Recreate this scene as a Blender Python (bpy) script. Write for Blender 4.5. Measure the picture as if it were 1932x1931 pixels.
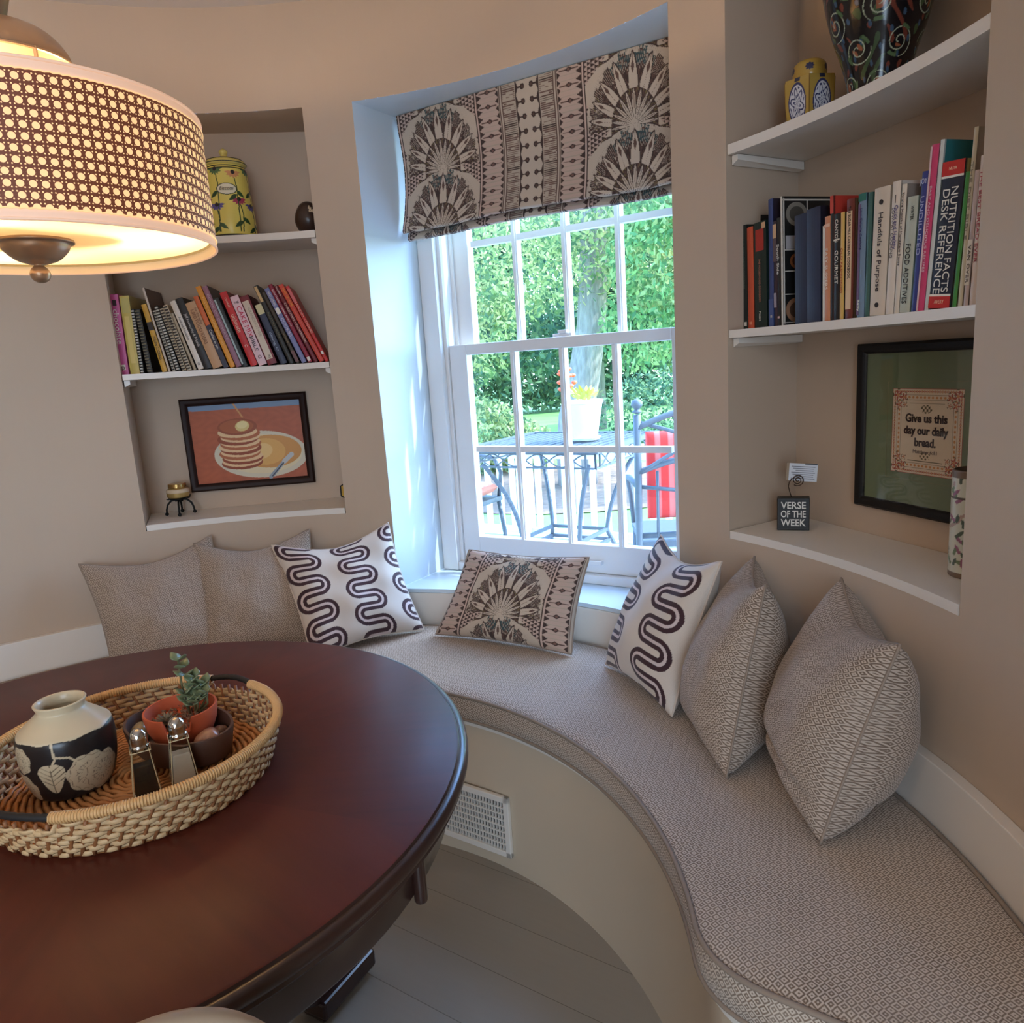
import bpy, math, random
import numpy as np
from mathutils import Matrix, Vector
from mathutils.geometry import tessellate_polygon

for o in list(bpy.data.objects):
    bpy.data.objects.remove(o)
SC = bpy.context.scene
COL = SC.collection
rad = math.radians
rnd = random.Random(7)

# ------------------------------------------------------------------ camera
pit, rol = rad(11.1), rad(3.75)
fwd = Vector((0, math.cos(pit), -math.sin(pit)))
rgt0 = Vector((1, 0, 0))
up0 = rgt0.cross(fwd)
rgt = rgt0 * math.cos(rol) - up0 * math.sin(rol)
upv = up0 * math.cos(rol) + rgt0 * math.sin(rol)
cam = bpy.data.cameras.new('camera')
camo = bpy.data.objects.new('camera', cam)
COL.objects.link(camo)
M = Matrix((rgt, upv, -fwd)).transposed().to_4x4()
M.translation = Vector((0, 0, 1.25))
camo.matrix_world = M
cam.sensor_width = 36.0
cam.lens = 1425 / 1932 * 36.0
cam.clip_start = 0.02
cam.clip_end = 200
SC.camera = camo

# ------------------------------------------------------------------ look
SC.view_settings.view_transform = 'Standard'
SC.view_settings.look = 'None'
SC.view_settings.gamma = 1
SC.view_settings.use_curve_mapping = False
SC.view_settings.exposure = 0.14
SC.cycles.max_bounces = 6
SC.cycles.diffuse_bounces = 4
SC.cycles.glossy_bounces = 3
SC.cycles.use_adaptive_sampling = True
SC.cycles.adaptive_threshold = 0.09
SC.cycles.adaptive_min_samples = 20
SC.cycles.transparent_max_bounces = 12
SC.cycles.sample_clamp_indirect = 4.0
SC.cycles.use_denoising = True

# ------------------------------------------------------------------ sky and sun
W = bpy.data.worlds.new('sky')
SC.world = W
W.use_nodes = True
wn = W.node_tree
wn.nodes.clear()
sky = wn.nodes.new('ShaderNodeTexSky')
sky.sky_type = 'NISHITA'
sky.sun_disc = False
sky.sun_elevation = rad(48)
sky.sun_rotation = rad(60)
bg = wn.nodes.new('ShaderNodeBackground')
bg.inputs[1].default_value = 2.0
wo = wn.nodes.new('ShaderNodeOutputWorld')
tint = wn.nodes.new('ShaderNodeMix'); tint.data_type = 'RGBA'; tint.blend_type = 'MULTIPLY'
tint.inputs[0].default_value = 1.0
tint.inputs[7].default_value = (0.86, 0.96, 1.14, 1)
wn.links.new(sky.outputs[0], tint.inputs[6])
wn.links.new(tint.outputs[2], bg.inputs[0])
wn.links.new(bg.outputs[0], wo.inputs[0])

CX, CY, RW = -0.64, 1.025, 1.33          # centre and radius of the round bay
WD = 58.0                                # direction the window faces
def fr(deg):
    a = rad(deg)
    n = Vector((math.cos(a), math.sin(a), 0))
    return n, Vector((n.y, -n.x, 0))
NW, TW = fr(WD)
def light(name, kind, loc, energy, color, direction=None, **k):
    l = bpy.data.lights.new(name, kind)
    l.energy = energy
    l.color = color
    for a, b in k.items():
        setattr(l, a, b)
    o = bpy.data.objects.new(name, l)
    COL.objects.link(o)
    o.location = loc
    if direction is not None:
        o.rotation_euler = Vector(direction).to_track_quat('-Z', 'Y').to_euler()
    return o
light('sun', 'SUN', (3, 8, 9), 9, (1.0, 0.93, 0.82), tuple(-TW * 0.62 - NW * 0.20 - Vector((0, 0, 0.72))), angle=rad(0.6))
# sky portal in the bay window
pw = light('window_portal', 'AREA', tuple(Vector((CX, CY, 1.3)) + NW * 1.66), 1, (1, 1, 1), tuple(-NW), shape='RECTANGLE', size=0.9, size_y=1.4)
pw.data.cycles.is_portal = True
# warm fill lights added unseen in the room behind, and its own daylight window
ceil_h = 2.277
RC = Vector((CX, CY, 0)) - NW * 1.2
for i, (a, b, e) in enumerate(((-1.35, -0.75, 3.5), (0.45, -0.8, 4), (-0.5, -2.2, 10), (1.7, -1.9, 9))):
    p = RC + TW * a + NW * b
    light('added_fill_light', 'AREA', (p.x, p.y, ceil_h - 0.02), e, (1.0, 0.74, 0.50), (0, 0, -1), shape='DISK', size=0.22)  # added fill, no fitting modelled
p = RC + TW * 2.1 - NW * 1.2
light('patio_door_daylight', 'AREA', (p.x, p.y, 1.25), 74, (0.62, 0.80, 1.0), tuple(-TW + NW * 0.25 + Vector((0, 0, -0.38))), shape='RECTANGLE', size=1.6, size_y=1.9)

# ------------------------------------------------------------------ materials
def s2l(c):
    out = []
    for x in c[:3]:
        x = x / 255.0
        out.append(x / 12.92 if x <= 0.04045 else ((x + 0.055) / 1.055) ** 2.4)
    return tuple(out)
def rgb(*c):
    return s2l(c) + (1.0,)
MATS = {}
def mat(name, c, rough=0.6, metal=0.0, **k):
    if name in MATS:
        return MATS[name]
    m = bpy.data.materials.new(name)
    m.use_nodes = True
    b = m.node_tree.nodes['Principled BSDF']
    b.inputs['Base Color'].default_value = rgb(*c)
    b.inputs['Roughness'].default_value = rough
    b.inputs['Metallic'].default_value = metal
    for a, v in k.items():
        b.inputs[a.replace('_', ' ')].default_value = v
    MATS[name] = m
    return m
class NT:
    def __init__(self, m):
        self.m = m
        self.t = m.node_tree
        self.b = self.t.nodes['Principled BSDF']
    def n(self, kind, **k):
        x = self.t.nodes.new(kind)
        for a, v in k.items():
            setattr(x, a, v)
        return x
    def put(self, s, v):
        if isinstance(v, (int, float)):
            s.default_value = v
        elif isinstance(v, tuple):
            s.default_value = v
        else:
            self.t.links.new(v, s)
    def math(self, op, a, b=None, c=None):
        x = self.n('ShaderNodeMath', operation=op)
        self.put(x.inputs[0], a)
        if b is not None:
            self.put(x.inputs[1], b)
        if c is not None:
            self.put(x.inputs[2], c)
        return x.outputs[0]
    def mix(self, f, a, b):
        x = self.n('ShaderNodeMix', data_type='RGBA')
        self.put(x.inputs[0], f)
        self.put(x.inputs[6], a)
        self.put(x.inputs[7], b)
        return x.outputs[2]
    def noise(self, scale, vec=None, detail=3.0, rough=0.55):
        x = self.n('ShaderNodeTexNoise')
        x.inputs['Scale'].default_value = scale
        x.inputs['Detail'].default_value = detail
        x.inputs['Roughness'].default_value = rough
        if vec is not None:
            self.t.links.new(vec, x.inputs['Vector'])
        return x.outputs['Fac']
    def coord(self, kind='Object'):
        return self.n('ShaderNodeTexCoord').outputs[kind]
    def sep(self, v):
        x = self.n('ShaderNodeSeparateXYZ')
        self.t.links.new(v, x.inputs[0])
        return x.outputs
    def scale(self, v, s):
        x = self.n('ShaderNodeMapping')
        self.t.links.new(v, x.inputs[0])
        x.inputs['Scale'].default_value = s
        return x.outputs[0]
    def bump(self, h, strength=0.3, dist=0.002):
        x = self.n('ShaderNodeBump')
        x.inputs['Strength'].default_value = strength
        x.inputs['Distance'].default_value = dist
        self.t.links.new(h, x.inputs['Height'])
        self.t.links.new(x.outputs[0], self.b.inputs['Normal'])
    def color(self, v):
        self.put(self.b.inputs['Base Color'], v)

def paint(name, c, rough=0.55, amp=0.04, sc=60):
    m = mat(name, c, rough)
    t = NT(m)
    n = t.noise(sc, t.coord())
    a = tuple(x * (1 - amp) for x in s2l(c)) + (1.0,)
    b = tuple(min(1, x * (1 + amp)) for x in s2l(c)) + (1.0,)
    t.color(t.mix(t.noise(3.0, t.coord()), a, b))
    t.bump(n, 0.12, 0.0006)
    return m
M_WALL = paint('greige wall paint', (194, 173, 152), 0.6)
M_WHITE = paint('white trim paint', (232, 224, 214), 0.35)
M_SILL = paint('white gloss sill paint with daylight blue', (206, 222, 234), 0.22)  # sky-blue cast of the window light is put into this white
M_CEIL = paint('ceiling paint', (214, 206, 200), 0.8)

def vcol(name, rough=0.6, bump=0.0, spec=0.4, attr='col', fabric=False):
    m = mat(name, (200, 200, 200), rough)
    t = NT(m)
    a = t.n('ShaderNodeAttribute', attribute_name=attr)
    if fabric:
        nz = t.noise(900, t.coord('UV'), 1)
        c = t.mix(t.math('MULTIPLY', nz, 0.28), a.outputs['Color'], (0.0, 0.0, 0.0, 1))
        t.color(c)
        t.bump(nz, 0.35, 0.0008)
        m.node_tree.nodes['Principled BSDF'].inputs['Sheen Weight'].default_value = 0.15
    else:
        t.color(a.outputs['Color'])
    t.b.inputs['Specular IOR Level'].default_value = spec
    return m

def diamond_fabric(name, light_c, dark_c, p=0.026, q=0.026, k=3.0, src='UV'):
    """woven bird's-eye: concentric diamonds joined by zigzags"""
    m = mat(name, (180, 170, 160), 0.85)
    t = NT(m)
    X, Y, Z = t.sep(t.coord(src))
    warp = t.math('MULTIPLY', t.math('SUBTRACT', t.noise(14, t.coord(src), 2), 0.5), 0.012)
    X = t.math('ADD', X, warp)
    fu = t.math('ABSOLUTE', t.math('SUBTRACT', t.math('FRACT', t.math('DIVIDE', X, p)), 0.5))
    fv = t.math('ABSOLUTE', t.math('SUBTRACT', t.math('FRACT', t.math('DIVIDE', Y, q)), 0.5))
    s = t.math('MULTIPLY', t.math('ADD', fu, fv), k)
    tri = t.math('MULTIPLY', t.math('ABSOLUTE', t.math('SUBTRACT', t.math('FRACT', s), 0.5)), 2.0)
    st = t.math('SMOOTH_MIN', t.math('MULTIPLY', tri, 1.0), 1.0, 0.1)
    ramp = t.n('ShaderNodeMapRange', interpolation_type='SMOOTHSTEP')
    t.put(ramp.inputs[0], tri)
    ramp.inputs[1].default_value = 0.30
    ramp.inputs[2].default_value = 0.72
    thr = t.noise(700, t.coord(src), 2)
    f = t.math('MULTIPLY', ramp.outputs[0], t.math('ADD', t.math('MULTIPLY', thr, 0.7), 0.55))
    patch = t.noise(9, t.coord(src), 2)
    f = t.math('MULTIPLY', f, t.math('ADD', t.math('MULTIPLY', patch, 0.5), 0.65))
    t.color(t.mix(f, rgb(*light_c), rgb(*dark_c)))
    t.bump(t.math('ADD', t.math('MULTIPLY', ramp.outputs[0], -0.6), thr), 0.5, 0.0012)
    t.b.inputs['Sheen Weight'].default_value = 0.2
    t.b.inputs['Specular IOR Level'].default_value = 0.15
    return m
M_CUSH = diamond_fabric('woven taupe seat fabric', (204, 188, 172), (108, 88, 72), 0.0150, 0.0150, 2.5)
M_GREY = diamond_fabric('woven taupe cushion fabric', (190, 173, 158), (98, 79, 65), 0.0185, 0.0150, 2.5)
M_PIPE = mat('taupe piping cord', (146, 130, 116), 0.85)

# ------------------------------------------------------------------ mesh helpers
def tris(poly):
    return [tuple(t_) for t_ in tessellate_polygon([[Vector((p[0], p[1], 0)) for p in poly]])]
class MB:
    def __init__(s):
        s.v = []; s.f = []; s.uv = []; s.c = []; s.mi = []; s.hasuv = False
    def add(s, vs, fs, mi=0, uv=None, col=None):
        k = len(s.v)
        s.v.extend([tuple(map(float, x)) for x in vs])
        s.f.extend([tuple(i + k for i in f) for f in fs])
        s.mi.extend([mi] * len(fs))
        s.uv.extend(uv if uv is not None else [(x[0], x[1]) for x in vs])
        if uv is not None:
            s.hasuv = True
        s.c.extend(col if col is not None else [(1, 1, 1, 1)] * len(vs))
        return s
    def box(s, c, d, R=None, mi=0):
        vs = []
        for z in (-1, 1):
            for y in (-1, 1):
                for x in (-1, 1):
                    p = Vector((x * d[0] / 2, y * d[1] / 2, z * d[2] / 2))
                    if R is not None:
                        p = R @ p
                    vs.append((p.x + c[0], p.y + c[1], p.z + c[2]))
        return s.add(vs, [(0, 2, 3, 1), (4, 5, 7, 6), (0, 1, 5, 4), (2, 6, 7, 3), (0, 4, 6, 2), (1, 3, 7, 5)], mi)
    def bar(s, a, b, w, h, mi=0, upd=(0, 0, 1)):
        a = Vector(a); b = Vector(b); d = b - a
        L = d.length; z = d.normalized()
        u = Vector(upd)
        if abs(z.dot(u)) > 0.98:
            u = Vector((0, 1, 0))
        x = u.cross(z).normalized(); y = z.cross(x)
        R = Matrix((x, y, z)).transposed()
        return s.box((a + b) / 2, (w, h, L), R, mi)
    def lathe(s, prof, c=(0, 0, 0), seg=32, mi=0, cap=True):
        vs = []; fs = []
        for r, z in prof:
            for i in range(seg):
                a = 2 * math.pi * i / seg
                vs.append((c[0] + r * math.cos(a), c[1] + r * math.sin(a), c[2] + z))
        n = len(prof)
        for j in range(n - 1):
            for i in range(seg):
                k = (i + 1) % seg
                fs.append((j * seg + i, j * seg + k, (j + 1) * seg + k, (j + 1) * seg + i))
        if cap:
            if prof[0][0] > 1e-6:
                fs.append(tuple(reversed(range(seg))))
            if prof[-1][0] > 1e-6:
                fs.append(tuple((n - 1) * seg + i for i in range(seg)))
        return s.add(vs, fs, mi)
    def tube(s, pts, r, seg=8, closed=False, mi=0, flat=1.0):
        P = [Vector(p) for p in pts]
        n = len(P)
        vs = []; fs = []
        nrm = None
        for i, p in enumerate(P):
            if closed:
                t = P[(i + 1) % n] - P[i - 1]
            else:
                t = P[min(i + 1, n - 1)] - P[max(i - 1, 0)]
            if t.length < 1e-9:
                t = Vector((0, 0, 1))
            t.normalize()
            if nrm is None:
                nrm = Vector((0, 0, 1)) if abs(t.z) < 0.9 else Vector((1, 0, 0))
            nrm = (nrm - t * nrm.dot(t))
            if nrm.length < 1e-6:
                nrm = Vector((1, 0, 0))
            nrm.normalize()
            b = t.cross(nrm)
            rr = r[i] if hasattr(r, '__len__') else r
            for k in range(seg):
                a = 2 * math.pi * k / seg
                q = p + nrm * (math.cos(a) * rr) + b * (math.sin(a) * rr * flat)
                vs.append(tuple(q))
        m = n if closed else n - 1
        for i in range(m):
            j = (i + 1) % n
            for k in range(seg):
                l = (k + 1) % seg
                fs.append((i * seg + k, i * seg + l, j * seg + l, j * seg + k))
        if not closed:
            fs.append(tuple(reversed(range(seg))))
            fs.append(tuple((n - 1) * seg + k for k in range(seg)))
        return s.add(vs, fs, mi)
    def grid(s, fn, nu, nv, mi=0, colfn=None, uvs=(1, 1), flip=False):
        """fn(u,v) arrays in 0..1 -> (n,3)"""
        U, V = np.meshgrid(np.linspace(0, 1, nu), np.linspace(0, 1, nv))
        U = U.ravel(); V = V.ravel()
        P = fn(U, V)
        col = None
        if colfn is not None:
            c = colfn(U, V)
            col = [tuple(x) + (1.0,) for x in c]
        fs = []
        for j in range(nv - 1):
            for i in range(nu - 1):
                a = j * nu + i
                q = (a, a + 1, a + nu + 1, a + nu)
                fs.append(q[::-1] if flip else q)
        return s.add(P.tolist(), fs, mi, list(zip((U * uvs[0]).tolist(), (V * uvs[1]).tolist())), col)
    def prism(s, poly, z0, z1, mi=0):
        n = len(poly)
        vs = [(x, y, z0) for x, y in poly] + [(x, y, z1) for x, y in poly]
        if n > 8:
            tr = tris(poly)
            fs = [t_[::-1] for t_ in tr] + [tuple(i + n for i in t_) for t_ in tr]
        else:
            fs = [tuple(reversed(range(n))), tuple(range(n, 2 * n))]
        for i in range(n):
            j = (i + 1) % n
            fs.append((i, j, n + j, n + i))
        return s.add(vs, fs, mi)
    def build(s, name, mats, parent=None, smooth=False, label=None, cat=None, group=None, kind=None, bevel=0, subd=0, auto=None, col=False, local=False):
        me = bpy.data.meshes.new(name)
        me.from_pydata(s.v, [], s.f)
        if not isinstance(mats, (list, tuple)):
            mats = [mats]
        for m in mats:
            me.materials.append(m)
        if len(mats) > 1:
            me.polygons.foreach_set('material_index', s.mi)
        if s.hasuv:
            ul = me.uv_layers.new(name='UVMap')
            idx = np.empty(len(me.loops), dtype=np.int32)
            me.loops.foreach_get('vertex_index', idx)
            ul.data.foreach_set('uv', np.array(s.uv, dtype=np.float32)[idx].ravel())
        if col:
            ca = me.color_attributes.new('col', 'FLOAT_COLOR', 'POINT')
            ca.data.foreach_set('color', np.array(s.c, dtype=np.float32).ravel())
        if smooth:
            me.polygons.foreach_set('use_smooth', [True] * len(me.polygons))
        me.update()
        o = bpy.data.objects.new(name, me)
        COL.objects.link(o)
        if auto is not None:
            me.polygons.foreach_set('use_smooth', [True] * len(me.polygons))
            me.set_sharp_from_angle(angle=rad(auto))
        if bevel:
            b = o.modifiers.new('bevel', 'BEVEL'); b.width = bevel; b.segments = 2; b.limit_method = 'ANGLE'
        if subd:
            b = o.modifiers.new('subd', 'SUBSURF'); b.levels = subd; b.render_levels = subd
        if parent is not None:
            o.parent = parent
            if local:
                WM[o.name] = WM[parent.name]
            else:
                o.matrix_parent_inverse = WM[parent.name].inverted()
                WM[o.name] = Matrix.Identity(4)
        else:
            WM[o.name] = Matrix.Identity(4)
        tag(o, label, cat, group, kind)
        return o
WM = {}
def tag(o, label=None, cat=None, group=None, kind=None):
    if label: o['label'] = label
    if cat: o['category'] = cat
    if group: o['group'] = group
    if kind: o['kind'] = kind
    return o
def thing(name, loc, label, cat, group=None, R=None):
    o = bpy.data.objects.new(name, None)
    COL.objects.link(o)
    m = (R or Matrix.Identity(3)).to_4x4()
    m.translation = Vector(loc)
    o.matrix_world = m
    WM[o.name] = m.copy()
    o.empty_display_size = 0.05
    return tag(o, label, cat, group)
def text(body, name, m, parent, size, loc, rot, width=None, extr=0.0003, align='CENTER', bold=0.0, label=None, shear=0.0):
    """flat lettering; rot is a 3x3 matrix (columns: reading direction, letter up, facing)"""
    cu = bpy.data.curves.new(name, 'FONT')
    cu.body = body; cu.size = size; cu.align_x = align; cu.align_y = 'CENTER'
    cu.extrude = extr; cu.offset = bold; cu.shear = shear; cu.resolution_u = 3
    tmp = bpy.data.objects.new('tmp', cu)
    COL.objects.link(tmp)
    dg = bpy.context.evaluated_depsgraph_get()
    me = bpy.data.meshes.new_from_object(tmp.evaluated_get(dg))
    bpy.data.objects.remove(tmp)
    xs = [v.co.x for v in me.vertices] or [0, 1]
    sc = 1.0
    if width:
        sc = width / max(1e-6, max(xs) - min(xs))
        off = -(max(xs) + min(xs)) / 2 if align == 'CENTER' else 0
        for v in me.vertices:
            v.co.x = (v.co.x + off) * sc
    me.materials.clear()
    me.materials.append(m)
    o = bpy.data.objects.new(name, me)
    COL.objects.link(o)
    o.parent = parent
    mm = rot.to_4x4(); mm.translation = Vector(loc)
    o.matrix_basis = mm
    WM[o.name] = WM[parent.name] @ mm
    if label: o['label'] = label
    return o
def pol(a, r, z=0.0):
    return (CX + r * math.cos(rad(a)), CY + r * math.sin(rad(a)), z)
def F(deg):
    n, t = fr(deg)
    return Matrix((t, n, Vector((0, 0, 1)))).transposed()
def fp(deg, u, d, z):
    n, t = fr(deg)
    return Vector((CX, CY, z)) + t * u + n * d
def arc(a0, a1, n):
    return [a0 + (a1 - a0) * i / n for i in range(n + 1)]

# ------------------------------------------------------------------ room shell
A_R, A_L = -28.0, 144.0
Z_TOP, Z_SILL, Z_LEDGE = 2.005, 0.567, 0.818
NICHE = {'L': (85.0, 111.1, 98.05), 'R': (4.0, 30.9, 17.45)}
WIN = (37.6, 78.6)
def arcwall(mb, a0, a1, z0, z1, r=RW, n=None, flip=False):
    n = n or max(1, int(abs(a1 - a0) / 1.5))
    A = arc(a0, a1, n)
    vs = [pol(a, r, z0) for a in A] + [pol(a, r, z1) for a in A]
    fs = [(i, i + 1, n + 2 + i, n + 1 + i) for i in range(n)]
    if flip:
        fs = [f[::-1] for f in fs]
    mb.add(vs, fs)
w = MB()
zs = [(A_R, 4.0, None), (4.0, 30.9, Z_LEDGE), (30.9, 37.6, None), (37.6, 78.6, Z_SILL), (78.6, 85.0, None), (85.0, 111.1, Z_LEDGE), (111.1, A_L, None)]
for a0, a1, zb in zs:
    if zb is None:
        arcwall(w, a0, a1, 0, ceil_h + 0.02)
    else:
        arcwall(w, a0, a1, 0, zb)
        arcwall(w, a0, a1, Z_TOP, ceil_h + 0.02)
def back_pt(a, deg, d):
    r = d / math.cos(rad(a - deg))
    return pol(a, r)[:2]
for key, (a0, a1, deg) in NICHE.items():
    n = 18
    A = arc(a0, a1, n)
    bx = [back_pt(a, deg, 1.52) for a in A]
    fx = [pol(a, RW)[:2] for a in A]
    z0, z1 = Z_LEDGE, Z_TOP
    w.add([(x, y, z0) for x, y in bx] + [(x, y, z1) for x, y in bx], [(i, i + 1, n + 2 + i, n + 1 + i) for i in range(n)])
    for zz in (z0, z1):
        w.add([(x, y, zz) for x, y in fx] + [(x, y, zz) for x, y in bx], [(i, i + 1, n + 2 + i, n + 1 + i) for i in range(n)])
    for i in (0, n):
        w.add([(*fx[i], z0), (*bx[i], z0), (*bx[i], z1), (*fx[i], z1)], [(0, 1, 2, 3)])
w.build('wall_back', M_WALL, kind='structure')
# window recess lining: jambs, head and sill follow the curved wall at the front
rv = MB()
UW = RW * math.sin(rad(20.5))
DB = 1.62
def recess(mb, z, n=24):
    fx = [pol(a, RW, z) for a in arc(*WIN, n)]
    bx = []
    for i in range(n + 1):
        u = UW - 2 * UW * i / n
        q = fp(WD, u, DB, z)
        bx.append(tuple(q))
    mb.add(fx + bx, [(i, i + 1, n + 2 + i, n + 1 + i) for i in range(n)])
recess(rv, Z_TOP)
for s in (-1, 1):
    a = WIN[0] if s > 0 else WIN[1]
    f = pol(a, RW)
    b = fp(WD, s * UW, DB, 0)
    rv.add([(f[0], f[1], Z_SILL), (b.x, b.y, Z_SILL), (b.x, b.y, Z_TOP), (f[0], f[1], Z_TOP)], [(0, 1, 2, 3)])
rv.build('trim_1', paint('recess lining paint with daylight blue', (210, 222, 230), 0.42), kind='structure')  # blue of the daylight is painted into the lining colour
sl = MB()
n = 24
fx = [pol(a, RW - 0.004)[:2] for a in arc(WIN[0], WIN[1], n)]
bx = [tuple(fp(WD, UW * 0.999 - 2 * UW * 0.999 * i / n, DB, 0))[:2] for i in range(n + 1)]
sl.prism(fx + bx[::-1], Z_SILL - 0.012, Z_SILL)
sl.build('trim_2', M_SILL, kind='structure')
# straight walls of the room behind
pr = Vector(pol(A_R, RW)); pl = Vector(pol(A_L, RW))
def quadwall(name, a, b, z0=0, z1=ceil_h + 0.02, m=M_WALL, th=0.08):
    a = Vector((a[0], a[1], 0)); b = Vector((b[0], b[1], 0))
    d = (b - a).normalized()
    nn = Vector((d.y, -d.x, 0)) * th
    q = MB()
    q.prism([(a.x, a.y), (b.x, b.y), ((b + nn).x, (b + nn).y), ((a + nn).x, (a + nn).y)], z0, z1)
    return q.build(name, m, kind='structure')
r2 = pr + TW * 2.0
l2 = pl - TW * 1.9
r3 = r2 - NW * 4.6
l3 = l2 - NW * (4.6 + (l2 - r2).dot(NW))
quadwall('wall_right', r2, pr)
quadwall('wall_left', pl, l2)
quadwall('wall_right_far', r3, r2)
quadwall('wall_left_far', l2, l3)
quadwall('wall_front', l3, r3)
def slab(name, z0, z1, m):
    q = MB()
    pts = [pol(a, RW + 0.01)[:2] for a in arc(A_R, A_L, 60)]
    pts += [tuple(l2)[:2], tuple(l3)[:2], tuple(r3)[:2], tuple(r2)[:2]]
    q.prism(pts, z0, z1)
    return q.build(name, m, kind='structure')
m = mat('painted floor boards', (150, 140, 128), 0.34)
t = NT(m)
mp = t.n('ShaderNodeMapping')
t.t.links.new(t.coord(), mp.inputs[0])
mp.inputs['Rotation'].default_value = (0, 0, rad(34))
X, Y, Z = t.sep(mp.outputs[0])
pl_ = t.math('ABSOLUTE', t.math('SUBTRACT', t.math('FRACT', t.math('DIVIDE', Y, 0.135)), 0.5))
seam = t.math('GREATER_THAN', pl_, 0.494)
plank = t.math('FLOOR', t.math('ADD', t.math('DIVIDE', Y, 0.135), 0.0))
wn_ = t.n('ShaderNodeTexWhiteNoise', noise_dimensions='1D')
t.put(wn_.inputs['W'], plank)
base = t.mix(wn_.outputs['Value'], rgb(150, 141, 130), rgb(160, 150, 138))
gr = t.noise(1.0, t.scale(mp.outputs[0], (6, 90, 1)), 4)
base = t.mix(t.math('MULTIPLY', gr, 0.2), base, rgb(128, 116, 102))
t.color(t.mix(t.math('MULTIPLY', seam, 0.7), base, rgb(86, 74, 62)))
t.bump(t.math('SUBTRACT', gr, t.math('MULTIPLY', seam, 2)), 0.15, 0.001)
slab('floor', -0.05, 0.0, m)
slab('ceiling', ceil_h, ceil_h + 0.03, M_CEIL)

# ------------------------------------------------------------------ window unit
def wbox(mb, u0, u1, d0, d1, z0, z1):
    c = fp(WD, (u0 + u1) / 2, (d0 + d1) / 2, (z0 + z1) / 2)
    mb.box(c, (abs(u1 - u0), abs(d1 - d0), abs(z1 - z0)), F(WD))
win = thing('window_1', fp(WD, 0, 1.5, Z_SILL), None, None)
win['kind'] = 'structure'
M_SASH = paint('white window paint', (236, 236, 236), 0.3)
fm = MB()
for s in (-1, 1):
    wbox(fm, s * 0.405, s * (UW - 0.001), 1.485, 1.61, Z_SILL + 0.001, Z_TOP - 0.001)   # casing
    wbox(fm, s * 0.392, s * 0.405, 1.505, 1.61, Z_SILL + 0.028, Z_TOP - 0.02)
    wbox(fm, s * 0.380, s * 0.392, 1.553, 1.562, Z_SILL + 0.03, Z_TOP - 0.02)            # parting bead
wbox(fm, -0.405, 0.405, 1.49, 1.61, Z_SILL + 0.001, Z_SILL + 0.028)
wbox(fm, -0.405, 0.405, 1.49, 1.61, 1.965, Z_TOP - 0.001)
fm.build('window_frame', M_SASH, win, bevel=0.0015)
def sash(name, d, z0, z1, gz0, gz1, zm, th=0.034, gl=-0.325, gr_=0.36, uo=0.391):
    q = MB()
    wbox(q, -uo, gl, d, d + th, z0, z1)
    wbox(q, gr_, uo, d, d + th, z0, z1)
    wbox(q, gl, gr_, d, d + th, z0, gz0)
    wbox(q, gl, gr_, d, d + th, gz1, z1)
    o = q.build(name, M_SASH, win, bevel=0.003)
    q = MB()
    p = (gr_ - gl) / 4
    for k in (1, 2, 3):
        u = gl + p * k
        wbox(q, u - 0.009, u + 0.009, d + 0.004, d + th - 0.004, gz0, gz1)
        wbox(q, u - 0.004, u + 0.004, d + 0.0, d + 0.005, gz0, gz1)
    for z in zm:
        for k in range(4):
            wbox(q, gl + p * k + 0.009, gl + p * (k + 1) - 0.009, d + 0.005, d + th - 0.005, z - 0.009, z + 0.009)
    q.build('muntins', M_SASH, o)
    q = MB()
    wbox(q, gl - 0.004, gr_ + 0.004, d + th * 0.5, d + th * 0.5 + 0.003, gz0 - 0.004, gz1 + 0.004)
    q.build('pane', M_GLASS, o)
    return o
def glass(nm, tint):
    M_GLASS = bpy.data.materials.new(nm)
    M_GLASS.use_nodes = True
    nt = M_GLASS.node_tree; nt.nodes.clear()
    a = nt.nodes.new('ShaderNodeBsdfTransparent'); a.inputs[0].default_value = tint
    b = nt.nodes.new('ShaderNodeBsdfGlossy'); b.inputs['Roughness'].default_value = 0.02
    c = nt.nodes.new('ShaderNodeMixShader'); lw = nt.nodes.new('ShaderNodeLayerWeight'); lw.inputs[0].default_value = 0.5
    pw_ = nt.nodes.new('ShaderNodeMath'); pw_.operation = 'POWER'; pw_.inputs[1].default_value = 5
    nt.links.new(lw.outputs['Facing'], pw_.inputs[0])
    fz = nt.nodes.new('ShaderNodeMath'); fz.operation = 'MULTIPLY_ADD'; fz.inputs[1].default_value = 0.6; fz.inputs[2].default_value = 0.035
    nt.links.new(pw_.outputs[0], fz.inputs[0])
    d = nt.nodes.new('ShaderNodeOutputMaterial')
    nt.links.new(fz.outputs[0], c.inputs[0]); nt.links.new(a.outputs[0], c.inputs[1]); nt.links.new(b.outputs[0], c.inputs[2]); nt.links.new(c.outputs[0], d.inputs[0])
    return M_GLASS
M_GLASS = glass('window glass', (0.80, 0.91, 0.97, 1))
M_PGL = glass('picture glass', (0.97, 0.97, 0.97, 1))
sash('upper_sash', 1.563, 1.285, 1.97, 1.318, 1.94, [1.628])
lo = sash('lower_sash', 1.512, 0.597, 1.318, 0.686, 1.284, [0.980])
q = MB()
for u in (0.045, 0.125):
    wbox(q, u - 0.004, u + 0.004, 1.496, 1.512, 0.628, 0.640)
wbox(q, 0.041, 0.129, 1.490, 1.498, 0.628, 0.640)
q.build('sash_lift', M_SASH, lo, bevel=0.001, label='white sash lift handle')
q = MB()
wbox(q, -0.02, 0.045, 1.535, 1.56, 1.318, 1.328)
wbox(q, 0.0, 0.03, 1.53, 1.55, 1.328, 1.338)
q.build('sash_lock', M_SASH, lo, bevel=0.002)
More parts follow.
